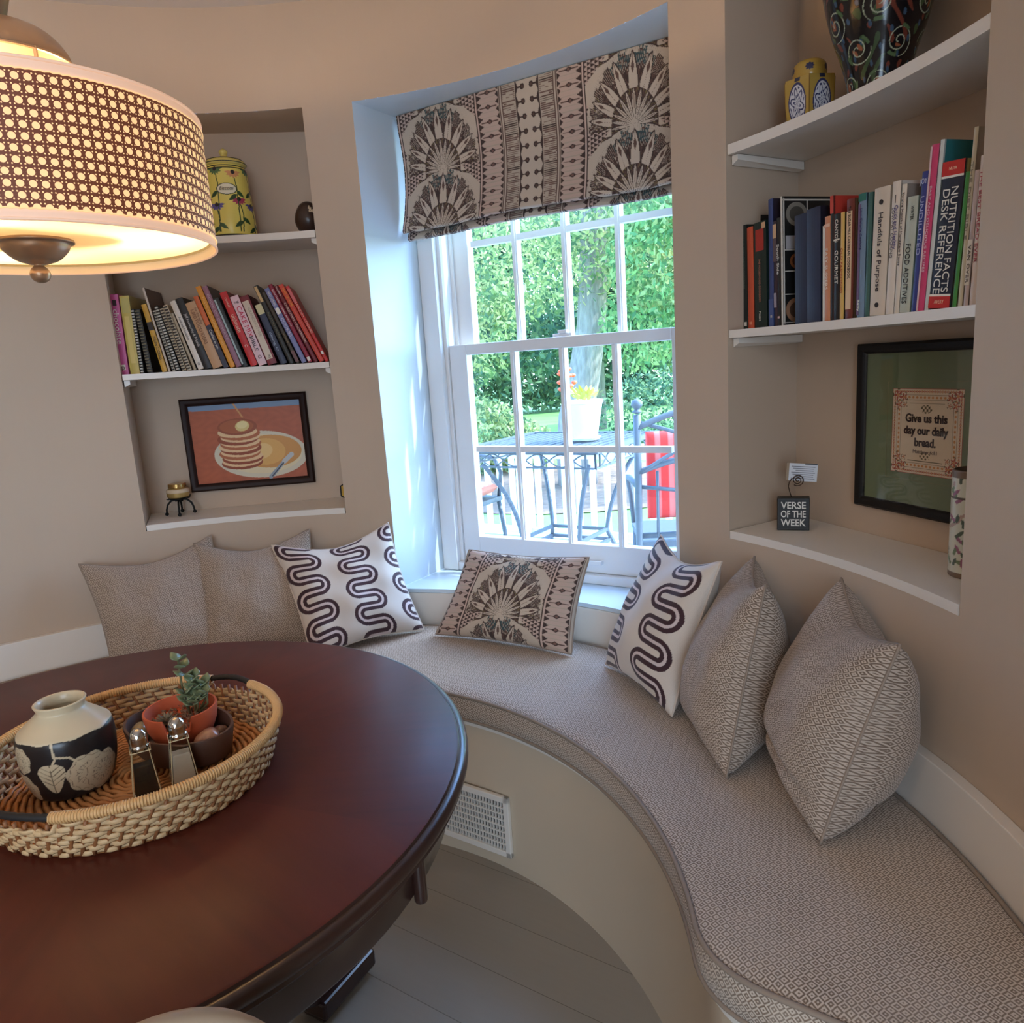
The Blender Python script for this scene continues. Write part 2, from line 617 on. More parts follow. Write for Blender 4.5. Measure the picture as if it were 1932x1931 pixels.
# white board under the sill, and the low rail along the seat back
q = MB()
def arcband(mb, a0, a1, r0, r1, z0, z1, n=None, mi=0):
    n = n or max(2, int(abs(a1 - a0) / 1.5))
    A = arc(a0, a1, n)
    poly = [pol(a, r0)[:2] for a in A] + [pol(a, r1)[:2] for a in A[::-1]]
    m_ = len(poly)
    vs = [(x, y, z0) for x, y in poly] + [(x, y, z1) for x, y in poly]
    fs = []
    for i in range(n):
        j = 2 * n + 1 - i
        fs.append((i, j, j - 1, i + 1))
        fs.append((m_ + i, m_ + i + 1, m_ + j - 1, m_ + j))
    for i in range(m_):
        j = (i + 1) % m_
        fs.append((i, j, m_ + j, m_ + i))
    mb.add(vs, fs, mi)
arcband(q, WIN[0] - 0.4, WIN[1] + 0.4, RW - 0.008, RW, 0.40, Z_SILL - 0.013)
q.build('trim_3', M_WHITE, kind='structure')
q = MB()
arcband(q, -27.5, WIN[0] - 0.5, RW - 0.022, RW, 0.40, 0.56)
arcband(q, WIN[1] + 0.5, 137.5, RW - 0.022, RW, 0.40, 0.56)
q.build('trim_4', M_WHITE, kind='structure', bevel=0.002)

# ------------------------------------------------------------------ bench, seat cushion, vent
def seat_poly(rf, rb, g=0.0, n=90, rc=0.09):
    """plan outline with rounded front corners; g = inset of the ends"""
    E = Vector(pol(-11.0 + g * 50, rf)[:2]); 
    ang_b = -19.6 + g * 50
    pts = []
    # right end: from wall to front corner
    B = Vector(pol(ang_b, rb)[:2])
    # rounded corner between end line and arc
    a1 = -11.0 + g * 50 + math.degrees(rc / rf)
    P0 = E + (B - E).normalized() * rc
    P2 = Vector(pol(a1, rf)[:2])
    cor = []
    for i in range(9):
        s = i / 8
        cor.append(tuple(P0 * (1 - s) ** 2 + E * 2 * s * (1 - s) + P2 * s ** 2))
    left = lambda p: tuple(mirror(p))
    inner = [pol(a, rf)[:2] for a in arc(a1, 2 * WD - a1, n)][1:-1]
    outer = [pol(a, rb)[:2] for a in arc(2 * WD - ang_b, ang_b, n)]
    return cor + inner + [mirror(p) for p in cor[::-1]] + outer
def mirror(p):
    v = Vector((p[0] - CX, p[1] - CY, 0))
    r = v - TW * 2 * v.dot(TW)
    return (r.x + CX, r.y + CY)
def build_seat():
    bench = thing('window_bench', pol(58, 1.1, 0), 'cream painted curved bench built in under the window', 'bench')
    q = MB()
    po = seat_poly(0.884, RW - 0.024, 0.0)
    q.prism(po, 0.0, 0.372)
    q.build('bench_body', paint('cream bench paint', (208, 190, 166), 0.45), bench, auto=40)
    q = MB()
    q.prism(seat_poly(0.877, RW - 0.024, -0.004), 0.372, 0.388)
    q.build('bench_top', M_WHITE, bench, auto=40)
    cu = thing('seat_cushion', pol(58, 1.1, 0.388), 'long curved taupe woven seat cushion on the window bench', 'cushion')
    po = seat_poly(0.866, RW - 0.03, 0.003)
    q = MB()
    n_ = len(po)
    # top surface slightly crowned: rings from the edge to an inner outline
    def ring(inset, z):
        out = []
        for i in range(n_):
            a = Vector(po[i - 1]); b = Vector(po[(i + 1) % n_]); t_ = (b - a).normalized()
            nn = Vector((t_.y, -t_.x))
            out.append((po[i][0] + nn.x * inset, po[i][1] + nn.y * inset, z))
        return out
    area = sum(po[i][0] * po[(i + 1) % n_][1] - po[(i + 1) % n_][0] * po[i][1] for i in range(n_))
    sg = -1 if area > 0 else 1
    rings = [ring(sg * 0.004, 0.389), ring(0, 0.393), ring(-sg * 0.003, 0.42), ring(0, 0.449), ring(sg * 0.005, 0.4555), ring(sg * 0.016, 0.4595), ring(sg * 0.034, 0.4615)]
    th = rad(20)
    def uvt(p):
        return (p[0] * math.cos(th) - p[1] * math.sin(th), p[0] * math.sin(th) + p[1] * math.cos(th))
    cum = [0.0]
    for i in range(n_):
        cum.append(cum[-1] + (Vector(po[(i + 1) % n_]) - Vector(po[i])).length)
    vs = []; uv = []
    for r in rings[:5]:
        for i in range(n_ + 1):
            vs.append(r[i % n_]); uv.append((cum[i], r[0][2]))
    m1 = n_ + 1
    q.add(vs, [(j * m1 + i, j * m1 + i + 1, (j + 1) * m1 + i + 1, (j + 1) * m1 + i) for j in range(4) for i in range(n_)], 0, uv)
    vs = [p for r in rings[4:] for p in r]
    fs = [(j * n_ + i, j * n_ + (i + 1) % n_, (j + 1) * n_ + (i + 1) % n_, (j + 1) * n_ + i) for j in range(2) for i in range(n_)]
    fs += [tuple(2 * n_ + i for i in t_) for t_ in tris(rings[-1])]
    q.add(vs, fs, 0, [uvt(p) for p in vs])
    vs = list(rings[0])
    q.add(vs, [t_[::-1] for t_ in tris(rings[0])], 0, [uvt(p) for p in vs])
    q.build('cushion_body', M_CUSH, cu, smooth=True)
    q = MB()
    q.tube(ring(sg * -0.001, 0.4535), 0.0042, 7, True)
    q.tube(ring(sg * -0.001, 0.3925), 0.0038, 7, True)
    q.build('piping', M_PIPE, cu, smooth=True)
build_seat()
def build_vent():
    a0, a1 = 48.2, 62.8
    c = pol((a0 + a1) / 2, 0.88, 0.125)
    v = thing('vent_register', c, 'white metal heating vent grille low on the bench front', 'vent')
    n_, t_ = fr((a0 + a1) / 2)
    q = MB()
    R = F((a0 + a1) / 2)
    D = 0.8815 * math.cos(rad(7.3)) - 0.002
    W_, H_ = 0.224, 0.165
    def b(mb, u0, u1, z0, z1, d0, d1):
        p = Vector((CX, CY, 0.125)) + t_ * ((u0 + u1) / 2) + n_ * (D + (d0 + d1) / 2 - 0.0) + Vector((0, 0, (z0 + z1) / 2))
        mb.box(p, (u1 - u0, d1 - d0, z1 - z0), R)
    fw = 0.016
    b(q, -W_ / 2, W_ / 2, H_ / 2 - fw, H_ / 2, -0.008, 0.004)
    b(q, -W_ / 2, W_ / 2, -H_ / 2, -H_ / 2 + fw, -0.008, 0.004)
    b(q, -W_ / 2, -W_ / 2 + fw, -H_ / 2, H_ / 2, -0.008, 0.004)
    b(q, W_ / 2 - fw, W_ / 2, -H_ / 2, H_ / 2, -0.008, 0.004)
    q.build('vent_frame', M_WHITE, v, bevel=0.002)
    q = MB()
    nx, nz = 21, 8
    for i in range(1, nx):
        u = -W_ / 2 + fw + (W_ - 2 * fw) * i / nx
        b(q, u - 0.0011, u + 0.0011, -H_ / 2 + fw, H_ / 2 - fw, -0.004, 0.002)
    for i in range(1, nz):
        z = -H_ / 2 + fw + (H_ - 2 * fw) * i / nz
        b(q, -W_ / 2 + fw, W_ / 2 - fw, z - 0.0016, z + 0.0016, -0.005, -0.001)
    q.build('grille', M_WHITE, v)
    q = MB()
    b(q, -W_ / 2 + fw * .5, W_ / 2 - fw * .5, -H_ / 2 + fw * .5, H_ / 2 - fw * .5, 0.002, 0.006)
    q.build('duct_opening', mat('dark duct', (30, 26, 24), 0.9), v)
build_vent()

# ------------------------------------------------------------------ patterns painted as vertex colours
def C3(*c):
    return np.array(s2l(c))
def lotus(x, y):
    n = len(x)
    a = ((x + 0.308) % 0.616) - 0.308
    b = np.abs(a)
    cream, dark, rose = C3(208, 192, 174), C3(72, 54, 50), C3(205, 180, 166)
    teal, olive, brown = C3(62, 84, 86), C3(132, 118, 78), C3(104, 78, 70)
    col = np.tile(cream, (n, 1))
    def put(m, c):
        col[m] = c
    rnd_ = lambda i, j: np.abs(np.sin(i * 12.9898 + j * 78.233) * 43758.5453) % 1
    # ---- fans
    f = b < 0.1375
    for base in (-0.18, 0.0):
        yy = (y % 0.18) + base
        if base == 0.0:
            pass
        r = np.hypot(a, yy)
        ang = np.degrees(np.arctan2(a, yy))
        R = 1 / np.sqrt((np.sin(np.radians(ang)) / 0.131) ** 2 + (np.cos(np.radians(ang)) / 0.172) ** 2)
        rr = r / R
        ins = f & (np.abs(ang) < 106) & (rr < 1.04) & (yy > -0.045)
        if base == -0.18:
            ins = ins & (yy < 0)
        k = ang / 19.0
        fk = k - np.round(k)
        w_ = 0.46 * np.clip((1.0 - rr) / 0.45, 0, 1) ** 0.75
        o = ins & (rr > 0.50)
        gap = o & (np.abs(fk) > w_)
        tx = rnd_(np.floor(ang * 0.9), np.floor(rr * 26))
        put(gap & (rr < 1.0), dark)
        put(gap & (tx > 0.62) & (rr < 0.99), brown)
        put(gap & (np.abs(ang) < 24) & (rr > 0.80) & (tx < 0.6), teal)
        put(gap & (np.abs(ang) > 50) & (tx > 0.86), olive)
        put(gap & (rr > 0.95) & (np.abs(fk) < 0.30), cream)
        put(gap & (np.abs(((ang * 0.55) % 1) - 0.5) < 0.10) & (rr > 0.74), cream * 0.8)
        put(gap & (tx > 0.94), cream * 0.85)
        pe = o & (np.abs(fk) <= w_)
        put(pe, cream * 1.03)
        put(pe & (np.abs(np.abs(fk) - w_) < 0.055), dark)
        put(pe & (np.abs(fk) < 0.10 * np.clip(1 - np.abs(rr - 0.78) / 0.09, 0, 1) + 0.012), brown)
        i_ = ins & (rr <= 0.50)
        r2 = rr / 0.5
        k2 = ang / 15.0
        f2 = k2 - np.round(k2)
        w2 = 0.47 * np.clip((1.02 - r2) / 0.5, 0, 1) ** 0.7
        put(i_, cream)
        put(i_ & (np.abs(f2) > w2), dark)
        put(i_ & (np.abs(f2) > w2) & (tx > 0.55), brown)
        put(i_ & (np.abs(f2) > w2) & (tx > 0.85), olive)
        put(i_ & (np.abs(np.abs(f2) - w2) < 0.07) & (r2 > 0.15), dark)
        put(i_ & (np.abs(f2) < 0.05) & (r2 > 0.3) & (r2 < 0.85), brown)
        out = f & (rr > 1.08) & (yy > -0.03) & (base == 0.0)
        tri = out & (b > 0.045)
        dd = np.abs(((y + 0.085) % 0.18) - 0.09)
        reg = f & (b > 0.137 - 0.075 * np.clip(1 - dd / 0.07, 0, 1)) & (rr > 1.05)
        if base == 0.0:
            p_ = 0.0112
            sx = ((0.1375 - b) / p_) % 1
            sy = (y / p_ + 0.5 * (np.floor((0.1375 - b) / p_) % 2)) % 1
            put(reg, rose)
            put(reg & (np.abs(sy - 0.5) < 0.42 * (1 - sx) + 0.02) & (sx < 0.9), dark)
    put((b >= 0.1345) & (b < 0.1375), dark)
    put((b >= 0.1375) & (b < 0.1425), rose * 1.1)
    # ---- eyelet column
    e = (b >= 0.1425) & (b < 0.216)
    put(e, rose)
    P = 0.0375
    yp = (y % P) / P
    yc = yp - 0.5
    put(e & (b - 0.1425 < 0.017 * (1 - 2 * np.abs(((y * 1.0) % (P / 2)) / (P / 2) - 0.5))), dark)
    put(e & (0.216 - b < 0.011 * (1 - 2 * np.abs(((y * 1.0) % (P / 2)) / (P / 2) - 0.5))), dark)
    le = e & ((np.abs(b - 0.180) / 0.011) + (np.abs(yc) / 0.17) ** 1.3 < 1)
    put(e & (np.abs(yc) < 0.035) & (b > 0.152) & (b < 0.208), brown)
    put(e & (np.abs(np.abs(yc) - 0.33) < 0.03) & (np.abs(b - 0.18) < 0.026), cream * 0.8)
    put(le, dark)
    put(e & (np.hypot((b - 0.180) / 0.0042, yc / 0.09) < 1), brown * 1.6)
    # ---- borders and hatch
    put((b >= 0.216) & (b < 0.228), cream * 0.92)
    put(np.abs(b - 0.2185) < 0.0012, brown)
    put(np.abs(b - 0.2265) < 0.0012, brown)
    h = (b >= 0.229) & (b < 0.269)
    ln = rnd_(np.floor(y / 0.0026), np.floor(np.sign(a) * 3))
    xt = rnd_(np.floor(y / 0.0026) * 3.1, np.floor(b / 0.011))
    put(h, cream * 0.86)
    put(h & ((y / 0.0052) % 1 < 0.5) & (xt > 0.25), brown * 1.25)
    put(h & ((y / 0.0052) % 1 < 0.42) & (ln > 0.75), dark)
    put(np.abs(b - 0.2715) < 0.0016, dark)
    dbl = b >= 0.273
    put(dbl, cream)
    ydb = ((y + 0.009) % P) / P - 0.5
    put(dbl & (b - 0.273 < 0.007 * (1 - 2 * np.abs(ydb))), dark)
    put(dbl & (np.hypot((b - 0.294) / 0.0068, ydb / 0.2) < 1), dark)
    put(dbl & (np.abs(ydb) < 0.05) & (b < 0.290), dark)
    put(dbl & (np.hypot((b - 0.294) / 0.0028, ydb / 0.09) < 1), brown)
    return col
def meander(x, y, px=0.168, ox=0.0, h=0.021, s=0.044, a=0.0058, b=0.0185):
    xx = ((x - ox + px / 2) % px) - px / 2
    k = np.floor(y / s)
    d = np.full(x.shape, 9.0)
    for dk in (-1, 0, 1, 2):
        kk = k + dk
        yk = kk * s
        d = np.minimum(d, np.hypot(np.maximum(np.abs(xx) - h, 0), y - yk))
        side = np.where(kk % 2 == 0, 1.0, -1.0)
        cx_, cy_ = side * h, yk + s / 2
        on = (xx - cx_) * side > 0
        d = np.where(on, np.minimum(d, np.abs(np.hypot(xx - cx_, y - cy_) - s / 2)), d)
    # arms: only count true arms, caps at the open side come from the semicircles
    col = np.tile(C3(226, 214, 202), (len(x), 1))
    col[d < b] = C3(64, 36, 44)
    col[d < a] = C3(226, 208, 206)
    return col

# ------------------------------------------------------------------ roman blind
def build_blind():
    root = thing('roman_blind', fp(WD, 0, 1.45, 2.0), 'patterned roman blind with lotus fans, folded up over the top of the window', 'blind')
    prof = [(1.424, 2.003), (1.424, 1.96), (1.431, 1.90), (1.434, 1.84), (1.430, 1.78), (1.420, 1.72), (1.410, 1.685), (1.407, 1.672),
            (1.411, 1.666), (1.420, 1.668), (1.432, 1.680), (1.436, 1.682), (1.437, 1.672), (1.430, 1.656), (1.431, 1.649), (1.440, 1.646), (1.452, 1.656), (1.456, 1.68)]
    P = np.array(prof)
    seg = np.r_[0, np.cumsum(np.hypot(np.diff(P[:, 0]), np.diff(P[:, 1])))]
    Lt = seg[-1]
    hw = 0.455
    nw, tw = np.array(NW), np.array(TW)
    def place(U, V, off=0.0):
        s = (V) * Lt
        d = np.interp(s, seg, P[:, 0]); z = np.interp(s, seg, P[:, 1])
        u = (U * 2 - 1) * hw
        low = np.clip((s - 0.2) / 0.15, 0, 1)
        d = d + 0.003 * np.sin(u * 23 + 1) * low + 0.002 * np.sin(u * 61) * low + off
        z = z + 0.004 * np.sin(u * 9 + 2) * low
        u = u * (1 - 0.012 * np.sin(np.clip(s / 0.33, 0, 1) * math.pi)) + np.where(u < 0, -1, 1) * 0.0
        return np.array([CX, CY, 0]) + u[:, None] * tw + d[:, None] * nw + z[:, None] * np.array([0, 0, 1])
    def colf(U, V):
        return lotus((U * 2 - 1) * hw - 0.308, 2.003 - V * Lt - 1.827)
    q = MB()
    q.grid(lambda U, V: place(U, V), 560, 280, colfn=colf, uvs=(0.91, Lt))
    q.build('blind_fabric', vcol('printed linen', 0.8, fabric=True), root, smooth=True, col=True)
    q = MB()
    q.grid(lambda U, V: place(U, V * 0.72, 0.004), 40, 40, uvs=(1, 1))
    q.build('lining', mat('cream blind lining', (226, 220, 208), 0.8), root, smooth=True)
    q = MB()
    c = fp(WD, 0, 1.446, 1.985)
    q.box(c, (0.90, 0.03, 0.03), F(WD))
    q.build('headrail', M_WHITE, root)
build_blind()

# ------------------------------------------------------------------ cushions on the seat
def cushion(name, corners, T, m, label, group=None, N=56, colf=None, size=(0.42, 0.42), kx=0.07, ky=0.09, sag=0.0, tf=1.0, tb=1.0, pipe=None, pr_=0.0026, back=None, wr=0.004, fold=0.0, cat='cushion'):
    BL, BR, TR, TL = [np.array(c, dtype=float) for c in corners]
    cen = (BL + BR + TR + TL) / 4
    root = thing(name, tuple((BL + BR) / 2), label, cat, group)
    nrm = np.cross((BR + TR) / 2 - (BL + TL) / 2, (TL + TR) / 2 - (BL + BR) / 2)
    nrm /= np.linalg.norm(nrm)
    def pos(U, V, side):
        s = U * 2 - 1; t_ = V * 2 - 1
        s2 = s * (1 - kx * (1 - t_ ** 2) ** 1.2)
        t2 = t_ * (1 - ky * (1 - s ** 2) ** 1.2)
        t2 = t2 - np.clip(t_, 0, 1) ** 2 * sag * (1 - np.abs(s) ** 1.5)
        a = (s2 + 1) / 2; b = (t2 + 1) / 2
        p = (np.outer((1 - a) * (1 - b), BL) + np.outer(a * (1 - b), BR) + np.outer(a * b, TR) + np.outer((1 - a) * b, TL))
        th = T * np.clip((1 - s ** 2) * (1 - t_ ** 2), 0, 1) ** 0.46
        th = th * (1 + 0.25 * (-t_) * (1 - s ** 2))
        w_ = wr * np.sin(s * 7 + t_ * 3) * np.sin(t_ * 5 - s * 2) * np.clip((1 - s ** 2) * (1 - t_ ** 2) * 3, 0, 1)
        if fold:
            w_ = w_ - fold * np.exp(-((t_ + 0.62 + 0.10 * s) / 0.07) ** 2) * np.clip(1 - s ** 2, 0, 1)
        k = (tf if side > 0 else -tb)
        return p + nrm[None, :] * (th * k + w_ * side)[:, None]
    q = MB()
    cf = (lambda U, V: colf(U * size[0], V * size[1])) if colf else None
    bc = (lambda U, V: np.tile(C3(*(back or (214, 203, 190))), (len(U), 1))) if colf else None
    q.grid(lambda U, V: pos(U, V, 1), N, N, colfn=cf, uvs=size)
    q.grid(lambda U, V: pos(U, V, -1), 40, 40, colfn=bc, uvs=size, flip=True)
    q.build('cushion_cover', m, root, smooth=True, col=bool(colf))
    nb = 40
    e = np.linspace(0, 1, nb)[:-1]
    U = np.r_[e, np.ones(nb - 1), 1 - e, np.zeros(nb - 1)]
    V = np.r_[np.zeros(nb - 1), e, np.ones(nb - 1), 1 - e]
    pts = pos(U, V, 1)
    q = MB()
    q.tube([tuple(p) for p in pts], pr_, 7, True)
    q.build('piping', pipe or M_PIPE, root, smooth=True)
    return root
GG = 'taupe woven cushions on the window bench'
cushion('throw_cushion', [(-1.142, 2.0, .468), (-0.812, 2.08, .468), (-0.931, 2.282, .790), (-1.267, 2.141, .758)], 0.058, M_GREY, 'taupe woven cushion at the far left end of the bench', GG, ky=0.13, sag=0.13)
cushion('throw_cushion', [(-0.895, 2.035, .468), (-0.567, 2.12, .468), (-0.637, 2.315, .782), (-0.97, 2.241, .777)], 0.06, M_GREY, 'taupe woven cushion behind the white scroll cushion left of the window', GG, ky=0.13, sag=0.14)
cushion('throw_cushion', [(0.354, 1.568, .468), (0.366, 1.281, .468), (0.470, 1.370, .808), (0.525, 1.601, .800)], 0.085, M_GREY, 'taupe woven cushion between the white scroll cushion and the nearest cushion on the right', GG, kx=0.04, ky=0.10, sag=0.10, tf=0.9, tb=1.4)
cushion('throw_cushion', [(0.504, 1.361, .468), (0.456, 1.074, .468), (0.570, 1.070, .797), (0.612, 1.366, .812)], 0.095, M_GREY, 'taupe woven cushion nearest the camera on the right, with a fold across its lower corner', GG, kx=0.05, ky=0.10, sag=0.12, fold=0.02, tb=1.45)
M_SCR = vcol('embroidered white linen', 0.75, fabric=True)
M_PW = mat('pale cord', (206, 192, 178), 0.8)
sc1 = lambda x, y: meander(x, y, 0.188, 0.070, 0.027, 0.053, 0.0045, 0.0175)
cushion('scroll_cushion', [(-0.585, 2.002, .468), (-0.293, 2.204, .468), (-0.383, 2.279, .793), (-0.736, 2.241, .755)], 0.06, M_SCR, 'white cushion with dark purple looping scroll bands, left of the window', 'white scroll cushions', N=230, colf=sc1, size=(.43, .43), ky=0.12, sag=0.16, pipe=M_PW)
sc2 = lambda x, y: meander(x, y, 0.245, 0.330, 0.036, 0.055, 0.0046, 0.0182)
cushion('scroll_cushion', [(0.217, 1.849, .468), (0.321, 1.535, .468), (0.438, 1.552, .807), (0.367, 1.832, .806)], 0.075, M_SCR, 'white cushion with dark purple looping scroll bands, right of the window', 'white scroll cushions', N=230, colf=sc2, size=(.43, .43), ky=0.10, sag=0.12, tf=0.9, pipe=M_PW)
lo4 = lambda x, y: lotus(x - 0.225, y - 0.075)
cushion('lotus_cushion', [(-0.253, 2.159, .468), (0.135, 1.929, .468), (0.204, 2.013, .712), (-0.137, 2.224, .704)], 0.045, MATS['printed linen'], 'small oblong cushion with a printed lotus fan, leaning below the window', N=230, colf=lo4, size=(.45, .27), kx=0.05, ky=0.07, pipe=mat('patterned cord', (150, 134, 122), 0.8), back=(190, 176, 162))

# ------------------------------------------------------------------ niche shelves
def shelf(key, z0, z1, label, cleats=True, lip=0.0):
    a0, a1, deg = NICHE[key]
    n = 24
    rr = RW + 0.002 - lip
    A = arc(a0 + 0.12, a1 - 0.12, n)
    poly = [pol(a, rr)[:2] for a in A] + [back_pt(a, deg, 1.519) for a in A[::-1]]
    c = pol(deg, 1.4, z0)
    root = thing('niche_shelf', c, label, 'shelf', 'white shelves in the %s niche' % ('left' if key == 'L' else 'right'))
    q = MB()
    q.prism(poly, z0, z1)
    q.build('shelf_board', M_WHITE, root, auto=30)
    if cleats:
        for a in (a0 + 0.15, a1 - 0.15):
            q = MB()
            s = 1 if a < deg else -1
            n_, t_ = fr(a)
            f = Vector(pol(a, rr + 0.012)); b = Vector((*back_pt(a, deg, 1.515), 0))
            w_ = -t_ * (0.016 * s)
            def P(v, k, z):
                return (v.x + w_.x * k, v.y + w_.y * k, z)
            vs = [P(f, 0.02, z0 - 0.001), P(f, 1, z0 - 0.001), P(b, 1, z0 - 0.001), P(b, 0.02, z0 - 0.001),
                  P(f, 0.02, z0 - 0.020), P(f, 1, z0 - 0.012), P(b, 1, z0 - 0.018), P(b, 0.02, z0 - 0.020)]
            q.add(vs, [(0, 1, 2, 3), (7, 6, 5, 4), (0, 4, 5, 1), (1, 5, 6, 2), (2, 6, 7, 3), (3, 7, 4, 0)])
            q.build('support_cleat', M_WHITE, root)
    return root
shelf('L', 1.652, 1.672, 'white shelf of the left niche, uppermost, holding the yellow canister')
shelf('L', 1.273, 1.290, 'white shelf of the left niche holding the leaning cookbooks')
shelf('L', Z_LEDGE, 0.836, 'white ledge at the bottom of the left niche, below the pancake painting', False, 0.003)
shelf('R', 1.652, 1.672, 'white shelf of the right niche, uppermost, holding the black scroll vase')
shelf('R', 1.273, 1.290, 'white shelf of the right niche holding the upright cookbooks')
shelf('R', Z_LEDGE, 0.836, 'white ledge at the bottom of the right niche, below the framed verse', False, 0.003)
M_PAGE = mat('book pages', (214, 202, 180), 0.9)
ROT_SP = Matrix(((0, 1, 0), (0, 0, -1), (-1, 0, 0)))      # reads downwards on a spine
ROT_UP = Matrix(((1, 0, 0), (0, 0, -1), (0, 1, 0)))       # reads left to right, facing the room
ROT_SP2 = Matrix(((0, -1, 0), (0, 0, -1), (1, 0, 0)))
def cmat(c, rough=0.45):
    return mat('printed cover %d %d %d' % tuple(c), c, rough)
BOOKN = {}
def book(key, u, h, t, lean, dep, c, label, side=None, texts=(), bands=(), kind='book', d0=1.345, group=None, rough=0.45):
    deg = NICHE[key][2]
    th = rad(lean)
    Rl = Matrix.Rotation(-th, 3, 'Y')
    base_u = u
    zoff = 1.2905
    if lean < 0:
        zoff += 0.0  # pivot bottom right below
    R = F(deg) @ Rl
    loc = fp(deg, base_u, d0, zoff)
    if lean < 0:
        loc = fp(deg, base_u + t / math.cos(th), d0, zoff) - R @ Vector((t, 0, 0))
    root = thing('cookbook' if kind == 'book' else kind, loc, label, 'book', group, R)
    cm = cmat(c, rough); sm = cmat(side or c, rough)
    ct = min(0.0022, t * 0.18)
    q = MB()
    ns = 5
    for i in range(ns):      # slightly rounded spine built of thin strips
        x0 = t * i / ns; x1 = t * (i + 1) / ns
        f0 = 0.0015 * (1 - (2 * x0 / t - 1) ** 2); f1 = 0.0015 * (1 - (2 * x1 / t - 1) ** 2)
        q.add([(x0, -f0, 0), (x1, -f1, 0), (x1, -f1, h), (x0, -f0, h), (x0, 0.003, 0), (x1, 0.003, 0), (x1, 0.003, h), (x0, 0.003, h)],
              [(0, 1, 2, 3), (7, 6, 5, 4), (3, 2, 6, 7), (1, 0, 4, 5), (0, 3, 7, 4), (2, 1, 5, 6)], 0)
    q.box((ct / 2, dep / 2, h / 2), (ct, dep, h), mi=1)
    q.box((t - ct / 2, dep / 2, h / 2), (ct, dep, h), mi=1)
    q.build('book_cover', [cm, sm], root, local=True)
    q = MB()
    q.box((t / 2, dep / 2 - 0.0005, h / 2), (t - 2 * ct, dep - 0.007, h - 0.006))
    q.build('page_block', M_PAGE, root, local=True)
    for b in bands:
        z0, z1, bc = b[:3]
        q = MB()
        x0, x1 = (b[3], b[4]) if len(b) > 3 else (0.06, 0.94)
        q.box((t * (x0 + x1) / 2, -0.0017, h * (z0 + z1) / 2), (t * (x1 - x0), 0.0006, h * (z1 - z0)))
        q.build('spine_panel', cmat(bc), root, local=True)
    for tx in texts:
        body, zc, ln, sz, tc = tx[:5]
        xo = tx[5] if len(tx) > 5 else 0.5
        rot = tx[6] if len(tx) > 6 else ROT_SP
        text(body, 'spine_lettering', cmat(tc, 0.6), root, sz, (t * xo, -0.0024, h * zc), rot, ln)
    return root

W_, K_, RD, TN = (232, 226, 214), (24, 22, 22), (170, 30, 38), (190, 150, 105)
